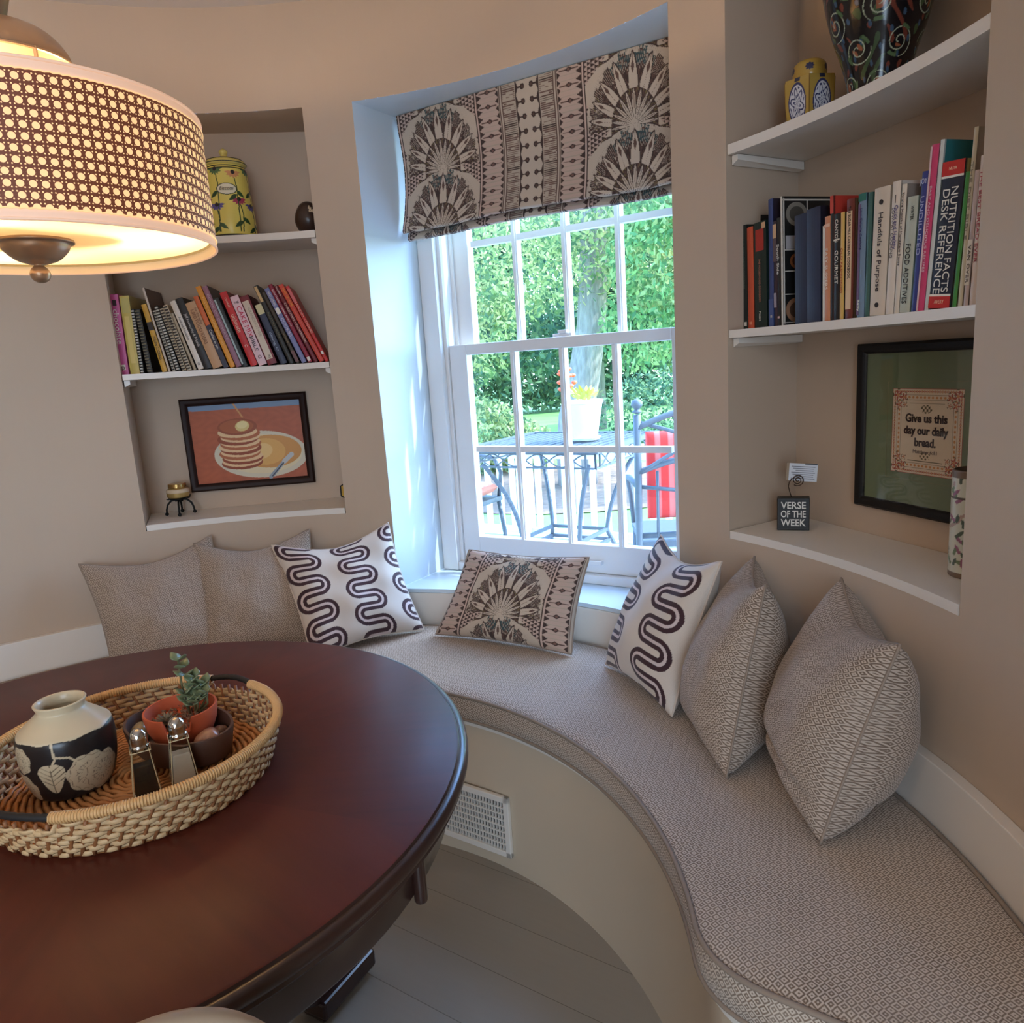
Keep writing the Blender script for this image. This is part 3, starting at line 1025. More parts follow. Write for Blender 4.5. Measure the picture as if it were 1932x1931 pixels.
# key, u, height, thickness, lean, colour, label, side, texts, bands, extra
LB = [
 (-0.3188, .2321, .0254, -1.0, (196, 84, 142), 'pink hardback at the left end of the leaning cookbooks, white lettering down its spine', None,
  [('chocolate', .60, .10, .022, W_), ('p', .09, .009, .02, (60, 20, 40), .5, ROT_UP)], [(.055, .125, W_, .3, .75), (.86, .93, (50, 20, 34), .3, .72)]),
 (-0.2885, .2269, .0275, -0.5, (206, 184, 96), 'pale yellow hardback with an ornate spine, beside the pink book', (196, 180, 120), [], [(.14, .74, (222, 200, 120), .25, .75), (.78, .97, (196, 184, 110), .15, .9)]),
 (-0.2590, .188, .0135, 0.3, (26, 24, 24), 'black spiral-bound book with white coil, beside the pale yellow hardback', None, [], ['coil']),
 (-0.2400, .1866, .0150, 3.0, (34, 30, 26), 'black spiral-bound book with dull olive coil, second black one from the left', None, [], ['coil2']),
 (-0.1980, .2011, .0150, 9.0, (206, 158, 60), 'yellow and black paperback leaning beside the black spiral books', None, [('ITALIAN COOKING', .36, .07, .011, K_)], [(.62, .74, (40, 26, 24), 0, 1)]),
 (-0.1800, .2491, .0060, 9.2, (214, 200, 186), 'thin pale magazine standing taller than its left neighbours', (90, 60, 50), [], []),
 (-0.1684, .1819, .0100, 9.9, (196, 190, 176), 'spiral-bound book with a pale coil just right of the tall thin magazine', None, [], ['coil3']),
 (-0.1560, .1964, .0115, 11.0, (30, 28, 26), 'black spiral-bound book with knobbly top, between pale comb-bound books', None, [], ['coil']),
 (-0.1405, .188, .0116, 12.0, (206, 188, 158), 'beige comb-bound book, the left of the beige pair', None, [], ['coil4']),
 (-0.1258, .1975, .0144, 12.6, (212, 194, 166), 'beige comb-bound book, the right of the beige pair', None, [('COOKBOOK', .75, .05, .009, K_)], ['coil4']),
 (-0.1070, .1746, .0079, 14.2, (176, 160, 136), 'thin dull beige booklet left of the white hardback', (70, 56, 46), [], []),
 (-0.0935, .210, .0164, 15.0, (226, 216, 204), 'white hardback with small script on its spine, left of the black cookbook', None, [('Food and Friendship', .60, .07, .009, (90, 80, 76)), ('CB', .08, .008, .008, K_)], []),
 (-0.0735, .2174, .0205, 15.4, (30, 26, 28), 'black hardback with white script lettering, left of the thick tan book', None, [('Jeff Foxworthy & Friends', .55, .10, .011, (205, 200, 196))], []),
 (-0.0505, .2028, .0290, 15.7, (196, 152, 112), 'thick tan book with large lettering along its spine', None, [('1,000 FOOD IDEAS', .63, .105, .015, (128, 84, 58), .4), ('for the table', .78, .05, .009, (128, 84, 58), .78)], []),
 (-0.0185, .222, .0141, 15.9, (210, 104, 58), 'orange and navy paperback between the tan and the tall amber book', (60, 40, 36), [('Cookies to you', .40, .06, .010, W_)], [(.0, .60, (40, 36, 58), .0, 1)]),
 (0.0000, .2509, .0151, 16.0, (222, 148, 48), 'tall amber yellow hardback near the middle of the leaning cookbooks', None, [('TASTE OF HOME BAKING', .58, .15, .009, (240, 190, 110))], []),
 (0.0182, .2504, .0158, 16.1, (150, 104, 122), 'tall mauve hardback beside the amber one', (60, 50, 54), [('BOOK OF DESSERTS', .62, .14, .009, (200, 170, 178))], []),
 (0.0370, .2137, .0150, 16.2, (30, 34, 34), 'spiral-bound book with a pale blue edge, left of the red hardback', None, [], [(.04, .98, (164, 180, 184), .0, .35)]),
 (0.0608, .2293, .0212, 16.2, (196, 36, 40), 'red hardback with ultimate written down its spine', (120, 20, 26), [('ultimate', .58, .055, .018, (232, 196, 176)), ('COOKIES', .86, .03, .007, (232, 196, 176)), ('C', .27, .008, .012, (232, 196, 176))], []),
 (0.0850, .2156, .0245, 16.2, (232, 196, 202), 'white book with large red capitals CAKE MIX', (120, 24, 40), [('THE', .905, .014, .010, K_, .5, ROT_UP), ('CAKE MIX', .63, .095, .020, (206, 20, 70)), ('BIBLE', .31, .045, .015, K_), ('G', .12, .010, .014, K_)], []),
 (0.1124, .2139, .0270, 16.4, (122, 24, 36), 'dark red book with a long beige spine label', (96, 20, 30), [('GRANDMOTHER', .62, .09, .011, (176, 160, 140)), ('1952', .12, .010, .008, K_)], [(.08, .93, (214, 196, 176), .08, .80)]),
 (0.1500, .1878, .0210, 17.3, (44, 50, 74), 'short navy hardback with a cream panel at its top', None, [('dining in', .38, .06, .011, (170, 180, 200))], [(.84, 1.0, (206, 196, 150), 0, 1)]),
 (0.1762, .2477, .0150, 18.8, (34, 32, 26), 'tall black book with tan showing at its top', None, [('NUTRITION', .50, .08, .010, (110, 102, 70))], [(.80, .99, (206, 168, 112), .1, .7)]),
 (0.1968, .2287, .0105, 20.0, (62, 50, 38), 'dark brown book with a worn tan edge, beside the lavender cookbook', None, [('AT HOME', .36, .03, .006, (170, 140, 90))], [(.02, .18, (96, 40, 30), 0, 1)]),
 (0.2140, .2413, .0142, 21.0, (128, 132, 176), 'lavender blue cookbook among the red ones', None, [('BEST LOVED', .86, .045, .008, W_), ('COOKIES', .48, .06, .012, (214, 210, 226))], [(.66, .74, W_, .1, .9)]),
 (0.2330, .2539, .0124, 21.6, (140, 22, 52), 'crimson hardback right of the lavender cookbook', None, [('SOUTHERN LIVING ANNUAL', .70, .12, .007, (236, 214, 206))], [(.02, .07, W_, .15, .85)]),
 (0.2505, .250, .0119, 22.1, (110, 16, 28), 'dark red hardback with CHRISTMAS lettering', None, [('CHRISTMAS COOKBOOK', .52, .13, .009, (236, 206, 190)), ('Southern', .93, .03, .007, W_)], []),
 (0.2672, .2533, .0142, 22.6, (206, 66, 46), 'orange red hardback with yellow lettering at its top', None, [('TASTE OF HOME', .84, .06, .011, (240, 160, 40)), ('HOLIDAY COOKING', .48, .10, .007, (226, 110, 90))], []),
 (0.2846, .2480, .0105, 22.4, (196, 44, 40), 'bright red paperback at the right end of the leaning cookbooks', None, [('HOLIDAY COOKIES', .58, .10, .009, (240, 190, 170))], [(.10, .14, W_, .1, .8), (.78, .97, (214, 96, 96), .1, .9)]),
]
def fit(lst):
    out = []
    for i, b in enumerate(lst):
        b = list(b)
        th = rad(b[3])
        if i + 1 < len(lst):
            nx = lst[i + 1]
            hm = min(b[1], nx[1])
            gap = nx[0] - b[0]
            gt = gap - hm * (math.tan(rad(nx[3])) - math.tan(th))
            b[2] = min(b[2], max(0.003, (min(gap, gt) * math.cos(th)) - 0.0004))
        out.append(b)
    return out
def coil(root_label, key, u, h, t, lean, c, kind):
    pass
GL = 'leaning cookbooks in the left niche'
GR = 'upright cookbooks in the right niche'
def run_books(key, lst, group, dfun):
    for b in fit(lst):
        u, h, t, lean, c, label, side, texts, bands = b[:9]
        d0 = b[9] if len(b) > 9 else 1.345
        dep = b[10] if len(b) > 10 else dfun(h)
        cl = [x for x in bands if isinstance(x, str)]
        bb = [x for x in bands if not isinstance(x, str)]
        r = book(key, u, h, t, lean, dep, c, label, side, texts, bb, group=group, d0=d0)
        for x in cl:
            if x == 'holes':
                continue
            cc = {'coil': (206, 204, 196), 'coil2': (110, 104, 84), 'coil3': (40, 38, 36), 'coil4': (52, 40, 34)}[x]
            q = MB()
            nr = int(h / 0.0085)
            for i in range(nr):
                z = 0.006 + (h - 0.012) * i / (nr - 1)
                q.box((t / 2, -0.0035, z), (t * 0.82, 0.005, 0.0042))
            q.build('coil_binding', cmat(cc), r, local=True, bevel=0.001)
run_books('L', LB, GL, lambda h: min(0.165, h * 0.76))
CR = (222, 208, 190)
RB = [
 (-0.3500, .2459, .0200, 1.0, (22, 20, 20), 'black hardback at the far left of the upright cookbooks', None, [('Bon Appetit', .55, .07, .014, (205, 196, 180), .55), ('THE BEST OF', .84, .03, .006, (120, 112, 100), .55)], []),
 (-0.3290, .2220, .0215, 1.0, (26, 34, 30), 'very dark green book with faint lettering beside the black hardback', None, [('A COUNTRY GARDEN COOKBOOK', .64, .11, .006, (110, 120, 108), .6)], [(.03, .07, W_, .5, .9)]),
 (-0.3055, .2142, .0215, 1.2, (204, 88, 58), 'terracotta orange book among the dark ones', (90, 30, 24), [], [(.04, .07, (230, 150, 120), .3, .7)]),
 (-0.2815, .2185, .0420, 1.3, (26, 46, 42), 'wide dark green book with a red spine panel', None, [('THE MOOSEWOOD COOKBOOK', .45, .09, .008, (180, 120, 100)), ('Mosaic', .11, .02, .009, W_)], [(.73, .93, (176, 52, 44), .2, .85), (.93, .985, (220, 180, 140), .7, .98)]),
 (-0.2305, .2567, .0150, 1.3, (56, 72, 122), 'tall thin blue book right of the wide dark green one', (40, 30, 44), [], [(.0, .22, (70, 88, 140), 0, 1), (.07, .09, W_, .3, .7)]),
 (-0.2145, .2107, .0105, 1.3, (52, 36, 48), 'magazine with a collage spine of pale patches and plum', None, [], [(.84, .97, (206, 170, 130), 0, 1), (.62, .84, (90, 74, 76), 0, 1), (.18, .32, (150, 140, 150), .1, .9)]),
 (-0.2035, .2151, .0100, 1.3, (34, 32, 34), 'thin charcoal book with small white lettering next to the photo-covered book', None, [('South Side', .62, .06, .010, (214, 208, 200))], [(.07, .09, (220, 180, 170), .2, .8)]),
 (-0.1915, .2543, .0060, 1.3, (206, 200, 190), 'tall thin book whose black cover shows small food photographs', (22, 22, 22), [], []),
 (-0.1486, .2083, .0345, 1.2, (34, 42, 66), 'plain navy binder, the left of two', (24, 28, 42), [], []),
 (-0.1132, .2130, .0390, 1.3, (38, 46, 72), 'plain navy binder, the right of two', (20, 24, 38), [], []),
 (-0.0690, .1750, .0053, 1.0, (220, 214, 204), 'thin white booklet between the navy binder and the apricot book', None, [], []),
 (-0.0632, .1902, .0150, 1.0, (204, 134, 96), 'apricot book with white capitals reading EASY SUPPERS', None, [('EASY SUPPERS', .50, .075, .010, (240, 224, 206), .4)], [(.90, .93, (226, 180, 150), 0, 1)]),
 (-0.0475, .2240, .0085, 1.0, (30, 24, 24), 'tall black book with a brick red top, set back behind its neighbours', (190, 58, 46), [], [(.86, 1.0, (196, 66, 50), 0, 1)]),
 (-0.0385, .1903, .0150, 0.8, (26, 22, 22), 'black book with cream capitals GOURMET', (60, 44, 36), [('CANYON', .84, .04, .011, CR), ('GOURMET', .50, .06, .012, CR)], [(.75, .765, CR, 0, 1)]),
 (-0.0230, .1900, .0100, 0.5, (214, 172, 92), 'slim yellow book left of the Caribbean cookbook', (30, 26, 26), [('OLD FASHIONED', .46, .08, .007, (190, 96, 50))], []),
 (-0.0087, .2090, .0185, 0.2, (110, 44, 34), 'brown book with a long cream spine label, THE SUGAR MILL CARIBBEAN COOKBOOK', (120, 96, 70), [('THE SUGAR MILL CARIBBEAN COOKBOOK', .64, .125, .0085, (50, 34, 28), .45)], [(.08, .90, (224, 190, 150), .08, .80)]),
 (0.0205, .2118, .0175, 0.0, (116, 138, 160), 'glossy blue grey book beside the sea green one', (48, 84, 76), [('Betty', .10, .02, .007, W_, .3), ('Low Calorie Cooking', .72, .07, .007, (70, 64, 110), .4)], [(.94, 1.0, (40, 110, 96), 0, 1), (.02, .92, (110, 84, 118), 0, .3)], 1.345, .15, ),
 (0.0390, .2098, .0105, -0.6, (60, 96, 88), 'sea green mottled book next to the wide cream binder', (70, 104, 96), [], []),
 (0.0512, .2119, .0350, -1.4, (216, 200, 180), 'wide cream ring binder with two round holes in its spine', (200, 184, 164), [('Handfuls of Purpose', .50, .13, .014, (52, 40, 46), .5)], ['holes']),
 (0.0880, .2144, .0170, -2.2, (222, 208, 192), 'cream white book with small purple script, right of the ring binder', None, [('Quick and Healthy', .66, .07, .010, (90, 80, 130), .7), ('LOW-FAT COOKING', .62, .08, .008, (110, 100, 100), .35)], [(.84, .90, (60, 54, 54), .46, .54)]),
 (0.1065, .2061, .0105, -2.6, (220, 206, 188), 'thin ivory book reading Twelve Months of Monastery Soups', (150, 136, 126), [('Twelve Months of Monastery Soups', .66, .115, .006, (90, 70, 64))], []),
 (0.1182, .1831, .0215, -3.2, (186, 190, 174), 'short grey green book with capitals FOOD ADDITIVES', (160, 180, 160), [('FOOD ADDITIVES', .34, .095, .014, (44, 42, 40), .45), ('WINTER', .86, .022, .008, (60, 60, 54), .6)], []),
 (0.1428, .2162, .0115, -3.5, (50, 58, 128), 'deep blue book beside the short grey green one', (40, 46, 110), [('JOY', .93, .014, .012, (190, 190, 214), .5, ROT_UP), ('UNDILUTED', .62, .09, .010, (170, 170, 206))], []),
 (0.1548, .2516, .0140, -4.0, (206, 64, 110), 'tall bright pink book with pale pink edges', (226, 170, 180), [('EASY AND DELICIOUS RECIPES', .50, .13, .006, (236, 190, 200))], [(.0, .99, (224, 190, 190), 0, .22)]),
 (0.1700, .2551, .0075, -4.2, (206, 206, 200), 'tall thin book with a teal cover showing a green picture', (40, 108, 112), [], []),
 (0.1785, .2176, .0400, -4.6, (30, 38, 58), 'thick navy book titled NUTRITION FACTS DESK REFERENCE, with red bands top and bottom', (176, 162, 104),
   [('DESK REFERENCE', .46, .155, .018, W_, .30), ('NUTRITION FACTS', .47, .155, .018, W_, .68), ('AVERY', .045, .018, .008, (240, 190, 160), .5, ROT_UP), ('NUTR', .95, .014, .006, (240, 190, 160), .5, ROT_UP)],
   [(.0, .085, (196, 40, 36), 0, 1), (.905, 1.0, (196, 40, 36), 0, 1), (.085, .10, W_, 0, 1), (.89, .905, W_, 0, 1)]),
 (0.2225, .1970, .0090, -4.0, (66, 140, 60), 'thin bright green book right of the thick navy one', (180, 168, 120), [], []),
 (0.2330, .2560, .0085, -3.2, (208, 196, 170), 'tall beige book near the right end of the upright cookbooks', (200, 180, 160), [('THE DIET BIBLE', .60, .11, .006, (150, 140, 120))], []),
 (0.2430, .1950, .0090, -2.6, (206, 190, 190), 'pale lilac book with white lettering VAN OVER', (190, 170, 160), [('VAN OVER', .32, .055, .007, (90, 80, 80))], [(.16, .50, W_, 0, 1)]),
 (0.2535, .2131, .0110, -2.0, (226, 210, 200), 'white book with pink lettering at the right end of the upright cookbooks', None, [('THE BEST BREAD EVER', .60, .13, .007, (190, 90, 100))], []),
]
run_books('R', RB, GR, lambda h: min(0.160, h * 0.72))
for o in list(COL.objects):
    if o.get('label', '').startswith('tall thin book whose black cover'):
        q = MB()
        T_ = 0.0062
        for (y0, y1, z0, z1) in ((0.0, .15, .246, .249), (.0, .15, .004, .006)):
            q.box((T_, (y0 + y1) / 2, (z0 + z1) / 2), (0.0006, y1 - y0, z1 - z0))
        q.box((T_, .003, .127), (0.0006, .003, .248)); q.box((T_, .060, .215), (0.0006, .002, .066))
        for z in (.150, .108, .062):
            q.box((T_, .035, z), (0.0006, .062, .002))
        q.build('cover_borders', cmat((206, 200, 190)), o, local=True)
        q = MB(); q.box((T_, .032, .165), (0.0005, .05, .026)); q.build('cover_photograph', cmat((176, 170, 172)), o, local=True)
        for (y, z, r, c) in ((.034, .220, .026, (128, 122, 112)), (.034, .128, .017, (150, 90, 50)), (.034, .030, .028, (150, 110, 84))):
            q = MB()
            vs = [(T_ + .0002, y + r * math.cos(a * math.pi / 12), z + r * .9 * math.sin(a * math.pi / 12)) for a in range(24)]
            q.add(vs, [tuple(range(24))]); q.build('cover_photograph', cmat(c), o, local=True)
            q = MB()
            vs = [(T_ + .0005, y + r * .68 * math.cos(a * math.pi / 12), z + r * .58 * math.sin(a * math.pi / 12)) for a in range(24)]
            q.add(vs, [tuple(range(24))]); q.build('cover_photograph', cmat(tuple(int(k * .55) for k in c)), o, local=True)
    if o.get('label', '').startswith('wide cream ring binder'):
        for z in (.018, .188):
            q = MB(); q.lathe([(0, 0), (.0042, 0), (.0042, .001)], seg=16)
            q.v = [(.0175 + x, -0.0018 - z_, z + y) for x, y, z_ in q.v]
            q.build('ring_hole', cmat((40, 34, 32)), o, local=True)
    if o.get('label', '').startswith('tall thin book with a teal cover'):
        q = MB(); q.box((.0072, .075, .17), (0.0005, .12, .14)); q.build('cover_photograph', cmat((120, 134, 104)), o, local=True)
        q = MB(); q.box((.0076, .055, .17), (0.0004, .03, .05)); q.build('cover_photograph', cmat((70, 84, 60)), o, local=True)

# ------------------------------------------------------------------ left niche ornaments
def flow(name, fn, rough=0.25):
    return vcol(name, rough, spec=0.5)
def lathe_col(mb, prof, c, nu, nv, colf):
    P = np.array(prof, float)
    L = np.r_[0, np.cumsum(np.hypot(np.diff(P[:, 0]), np.diff(P[:, 1])))]
    L /= L[-1]
    def f(U, V):
        r = np.interp(V, L, P[:, 0]); z = np.interp(V, L, P[:, 1])
        a = U * 2 * math.pi
        return np.c_[c[0] + r * np.cos(a), c[1] + r * np.sin(a), c[2] + z]
    def cf(U, V):
        return colf(U * 2 * math.pi, np.interp(V, L, P[:, 1]), np.interp(V, L, P[:, 0]))
    mb.grid(f, nu, nv, colfn=cf)
def smoothp(prof, n=60):
    P = [Vector((a, b, 0)) for a, b in prof]
    out = []
    for i in range(len(P) - 1):
        p0 = P[max(i - 1, 0)]; p1 = P[i]; p2 = P[i + 1]; p3 = P[min(i + 2, len(P) - 1)]
        m = max(2, n // len(P))
        for k in range(m):
            t = k / m
            q = 0.5 * ((2 * p1) + (p2 - p0) * t + (2 * p0 - 5 * p1 + 4 * p2 - p3) * t * t + (3 * p1 - p0 - 3 * p2 + p3) * t ** 3)
            out.append((max(q.x, 0), q.y))
    out.append(tuple(prof[-1]))
    return out
def blob(col, A, Z, a0, z0, ra, rz, c, rot=0.0):
    da = (A - a0 + math.pi) % (2 * math.pi) - math.pi
    x = da * math.cos(rot) + 0; 
    X = da; Y = (Z - z0)
    xr = (X / ra) * math.cos(rot) + (Y / rz) * math.sin(rot) if rot else X / ra
    yr = -(X / ra) * math.sin(rot) + (Y / rz) * math.cos(rot) if rot else Y / rz
    col[(xr ** 2 + yr ** 2) < 1] = C3(*c)
def stroke(col, A, Z, pts, w, c, R=1.0):
    d = np.full(A.shape, 9.0)
    for (a0, z0), (a1, z1) in zip(pts[:-1], pts[1:]):
        X = ((A - a0 + math.pi) % (2 * math.pi) - math.pi) * R; Y = Z - z0
        dx, dz = (a1 - a0) * R, z1 - z0
        t = np.clip((X * dx + Y * dz) / (dx * dx + dz * dz + 1e-12), 0, 1)
        d = np.minimum(d, np.hypot(X - t * dx, Y - t * dz))
    col[d < w] = C3(*c)
def leaf(col, A, Z, a0, z0, a1, z1, w, c, R=1.0, vein=None):
    X = ((A - a0 + math.pi) % (2 * math.pi) - math.pi) * R; Y = Z - z0
    dx, dz = (a1 - a0) * R, z1 - z0
    L = math.hypot(dx, dz)
    t = (X * dx + Y * dz) / L / L
    n_ = np.abs(-X * dz + Y * dx) / L
    ins = (t > 0) & (t < 1)
    ww = w * np.sin(np.clip(t, 0, 1) ** 0.8 * math.pi)
    col[ins & (n_ < ww)] = C3(*c)
    if vein:
        col[ins & (n_ < w * 0.07) & (n_ < ww)] = C3(*vein)
def canister():
    c = (-0.785, 2.412, 1.672)
    root = thing('biscuit_canister', c, 'yellow lidded ceramic canister painted with flowers on the top left niche shelf', 'canister')
    face = math.atan2(-c[1], -c[0])          # towards the room
    def cf(A, Z, Rr):
        col = np.tile(C3(226, 208, 104), (len(A), 1))
        R = 0.066
        for da in (-1.6, 0.02, 1.7, 3.1):
            f = face + da
            for (x, z, cc) in ((-.60, .085, (92, 84, 150)), (.42, .10, (168, 64, 92)), (.30, .175, (214, 150, 100)), (-.55, .185, (80, 110, 70))):
                a = f + x
                stroke(col, A, Z, [(a, z), (a + .10, z - .04), (a + .02, .012)], .0016, (52, 74, 44), R)
                leaf(col, A, Z, a + .06, z - .05, a + .42, z - .068, .006, (52, 84, 46), R)
                leaf(col, A, Z, a + .05, z - .06, a - .33, z - .078, .006, (44, 72, 42), R)
                for k in range(7):
                    th = math.pi * (0.05 + k / 6 * 0.9) + math.pi
                    leaf(col, A, Z, a, z, a + math.cos(th) * .40, z + math.sin(th) * .022 + .006, .0042, cc, R)
                blob(col, A, Z, a, z + .002, .10, .006, (40, 34, 40))
        blob(col, A, Z, face - .05, .130, .48, .0165, (60, 70, 50))
        blob(col, A, Z, face - .05, .130, .43, .0145, (232, 226, 200))
        for zz in (.197, .190):
            col[np.abs(Z - zz) < .0016] = C3(40, 44, 40)
        col[Z < .004] = C3(60, 56, 40)
        return col
    q = MB()
    lathe_col(q, smoothp([(0.060, 0), (0.068, .006), (.069, .05), (.064, .11), (.061, .165), (.060, .186), (.056, .195), (.054, .202)], 60), c, 260, 190, cf)
    q.build('canister_body', flow('glazed majolica', None), root, smooth=True, col=True)
    q = MB()
    q.lathe(smoothp([(.052, .200), (.060, .204), (.061, .210), (.050, .219), (.030, .226), (.014, .231), (.009, .236), (.012, .242), (.012, .247), (.006, .253), (0.0, .256)], 40), c, 48)
    q.build('lid', mat('yellow glaze', (222, 204, 116), 0.25), root, smooth=True)
    q = MB()
    for r, z, w in ((.0605, .2075, .0018), (.051, .2188, .0012)):
        q.tube([(c[0] + r * math.cos(a * math.pi / 24), c[1] + r * math.sin(a * math.pi / 24), c[2] + z) for a in range(48)], w, 6, True)
    q.build('lid_band', mat('dark glaze line', (40, 42, 36), 0.3), root, smooth=True)
    n_ = Vector((math.cos(face - .05), math.sin(face - .05), 0)); t_ = Vector((-n_.y, n_.x, 0))
    text('Biscotti', 'canister_lettering', mat('dark lettering', (50, 50, 44), 0.6), root, .014, n_ * .0655 + Vector((0, 0, .130)), Matrix((t_, Vector((0, 0, 1)), n_)).transposed(), .040, shear=.3)
canister()
def egg():
    c = (-0.558, 2.425, 1.672)
    root = thing('egg_ornament', c, 'dark brown egg-shaped ornament at the right end of the top left niche shelf', 'ornament')
    q = MB()
    def cf(A, Z, R):
        col = np.tile(C3(52, 34, 28), (len(A), 1))
        f = math.atan2(-2.4, .54)
        for k in range(7):
            stroke(col, A, Z, [(f + .1 + k * .12, .070 - k * .004), (f + .2 + k * .12, .078 - k * .006), (f + .16 + k * .12, .060)], .0016, (206, 190, 160), .035)
        return col
    lathe_col(q, smoothp([(0.014, 0), (.030, .012), (.040, .036), (.037, .060), (.026, .082), (.012, .093), (0, .0955)], 50), c, 160, 100, cf)
    q.build('egg_body', flow('lacquer', None, 0.3), root, smooth=True, col=True)
egg()
def picture_painting():
    deg = 98.05
    R = F(deg)
    u0, u1, z0, z1 = -0.208, 0.194, 0.897, 1.202
    c = fp(deg, (u0 + u1) / 2, 1.5185, (z0 + z1) / 2)
    root = thing('framed_painting', c, 'dark framed painting of a pancake stack on a plate, hanging in the left niche', 'picture', None, R)
    w, h = u1 - u0, z1 - z0
    fw = .024
    frame(root, w, h, fw, .02, mat('dark brown frame wood', (40, 22, 18), 0.5, Specular_IOR_Level=.25))
    iw, ih = w - 2 * fw + .004, h - 2 * fw + .004
    def cf(U, V):
        x = U; y = V
        n = len(U)
        nz = np.sin(x * 37 + np.sin(y * 29) * 2) * np.sin(y * 41 + np.sin(x * 23) * 2)
        col = np.tile(C3(176, 92, 58), (n, 1)) * (1 + 0.08 * nz[:, None])
        col[y > .93 - .01 * x] = C3(122, 146, 176)
        def el(cx, cy, rx, ry, c, rot=0):
            X = (x - cx) * 1.33; Y = y - cy
            a = X * math.cos(rot) + Y * math.sin(rot); b = -X * math.sin(rot) + Y * math.cos(rot)
            m_ = (a / rx) ** 2 + (b / ry) ** 2 < 1
            col[m_] = C3(*c)
        el(.60, .33, .56, .30, (214, 206, 184), -.04)
        el(.60, .335, .49, .25, (226, 212, 176), -.04)
        el(.68, .36, .38, .21, (208, 150, 78), -.02)
        el(.64, .36, .24, .17, (222, 172, 96), 0)
        el(.60, .37, .14, .10, (232, 196, 130), .2)
        for k in range(7):
            yy = .24 + k * .062
            el(.42 + .012 * math.sin(k * 2.2), yy, .245, .085, (146, 66, 32) if k < 2 or k % 2 else (176, 98, 56))
            el(.42 + .014 * math.sin(k * 1.7), yy + .022, .235, .072, (232, 196, 150))
        el(.415, .70, .235, .105, (150, 74, 40))
        el(.41, .705, .20, .085, (170, 92, 50))
        el(.46, .705, .085, .065, (224, 202, 132), .2)
        el(.46, .72, .065, .045, (236, 220, 160), .2)
        for (ax, ay, bx, by, wd, c) in ((.40, 1.0, .47, .82, .010, (208, 150, 90)), (.66, .03, .80, .22, .024, (150, 162, 176)), (.80, .22, .87, .30, .03, (190, 196, 200)), (.675, .04, .79, .20, .006, (60, 66, 80))):
            X = x - ax; Y = y - ay; dx = bx - ax; dy = by - ay
            t = np.clip((X * dx + Y * dy) / (dx * dx + dy * dy), 0, 1)
            d = np.hypot((X - t * dx) * 1.33, Y - t * dy)
            col[d < wd] = C3(*c)
        return col
    q = MB()
    q.grid(lambda U, V: np.c_[(U - .5) * iw, np.full(len(U), -.006), (V - .5) * ih], 280, 200, colfn=cf)
    q.build('canvas', vcol('oil painting', 0.45), root, local=True, col=True)
def frame(root, w, h, fw, th, m, prof=None):
    q = MB()
    # mitred moulding: profile swept round the rectangle
    prof = prof or [(0, 0), (0, -th * .7), (fw * .25, -th), (fw * .55, -th * .92), (fw * .8, -th * .75), (fw, -th * .5), (fw, 0)]
    k = len(prof)
    vs = []
    for (sx, sz) in ((-1, -1), (1, -1), (1, 1), (-1, 1)):
        for a, b in prof:
            vs.append((sx * (w / 2 - a), b, sz * (h / 2 - a)))
    fs = []
    for i in range(4):
        j = (i + 1) % 4
        for p in range(k):
            r_ = (p + 1) % k
            fs.append((i * k + p, j * k + p, j * k + r_, i * k + r_))
    q.add(vs, fs)
    q.build('frame', m, root, local=True, auto=25)
    q = MB(); q.box((0, -.002, 0), (w - .01, .004, h - .01)); q.build('backing', mat('backing board', (70, 56, 44), .9), root, local=True)
picture_painting()
def candle():
    c = (-1.075, 2.425, .836)
    root = thing('candle_stand', c, 'small black wrought iron stand holding the candle jar in the left niche', 'stand')
    q = MB()
    for k in range(4):
        a = k * math.pi / 2 + .3
        ca, sa = math.cos(a), math.sin(a)
        pts = [(.042 * ca, .042 * sa, .006), (.041 * ca, .041 * sa, .020), (.036 * ca, .036 * sa, .036), (.024 * ca, .024 * sa, .048), (.004 * ca, .004 * sa, .052), (-.012 * ca, -.012 * sa, .046)]
        q.tube([(c[0] + x, c[1] + y, c[2] + z) for x, y, z in pts], .0032, 8)
        q.lathe(smoothp([(0, -.006), (.005, -.003), (.006, 0), (.005, .004), (0, .006)], 20), (c[0] + pts[0][0], c[1] + pts[0][1], c[2] + .006), 12)
    q.build('legs', M_IRON, root, smooth=True)
    q = MB()
    # square dish with upturned corners
    g = lambda U, V: np.c_[c[0] + ((U - .5) * math.cos(.3) - (V - .5) * math.sin(.3)) * .066, c[1] + ((U - .5) * math.sin(.3) + (V - .5) * math.cos(.3)) * .066, c[2] + .054 + .006 * (4 * np.abs((U - .5) * (V - .5))) ** 2]
    q.grid(g, 12, 12)
    o = q.build('dish', M_IRON, root, smooth=True)
    s = o.modifiers.new('s', 'SOLIDIFY'); s.thickness = .002
    c2 = (c[0], c[1], c[2] + .0565)
    r2 = thing('candle_jar', c2, 'squat gold and cream candle jar on the iron stand', 'candle')
    q = MB()
    q.lathe(smoothp([(0.026, 0), (.033, .004), (.035, .018), (.034, .026), (.026, .032), (.023, .034)], 30), c2, 40)
    q.build('jar', mat('mercury gold glass', (196, 166, 104), .3, .55), r2, smooth=True)
    q = MB(); q.lathe([(.0345, .017), (.0357, .018), (.0355, .026), (.031, .0295)], c2, 40, cap=False)
    q.build('jar_label', mat('cream glass', (216, 192, 160), .4), r2, smooth=True)
    q = MB(); q.lathe([(.026, .033), (.0275, .034), (.0275, .045), (.026, .0465), (0, .0465)], c2, 40)
    q.build('jar_lid', mat('brass lid', (206, 168, 104), .25, .9), r2, auto=40)
M_IRON = mat('black iron', (30, 28, 27), 0.5, 0.6)
candle()
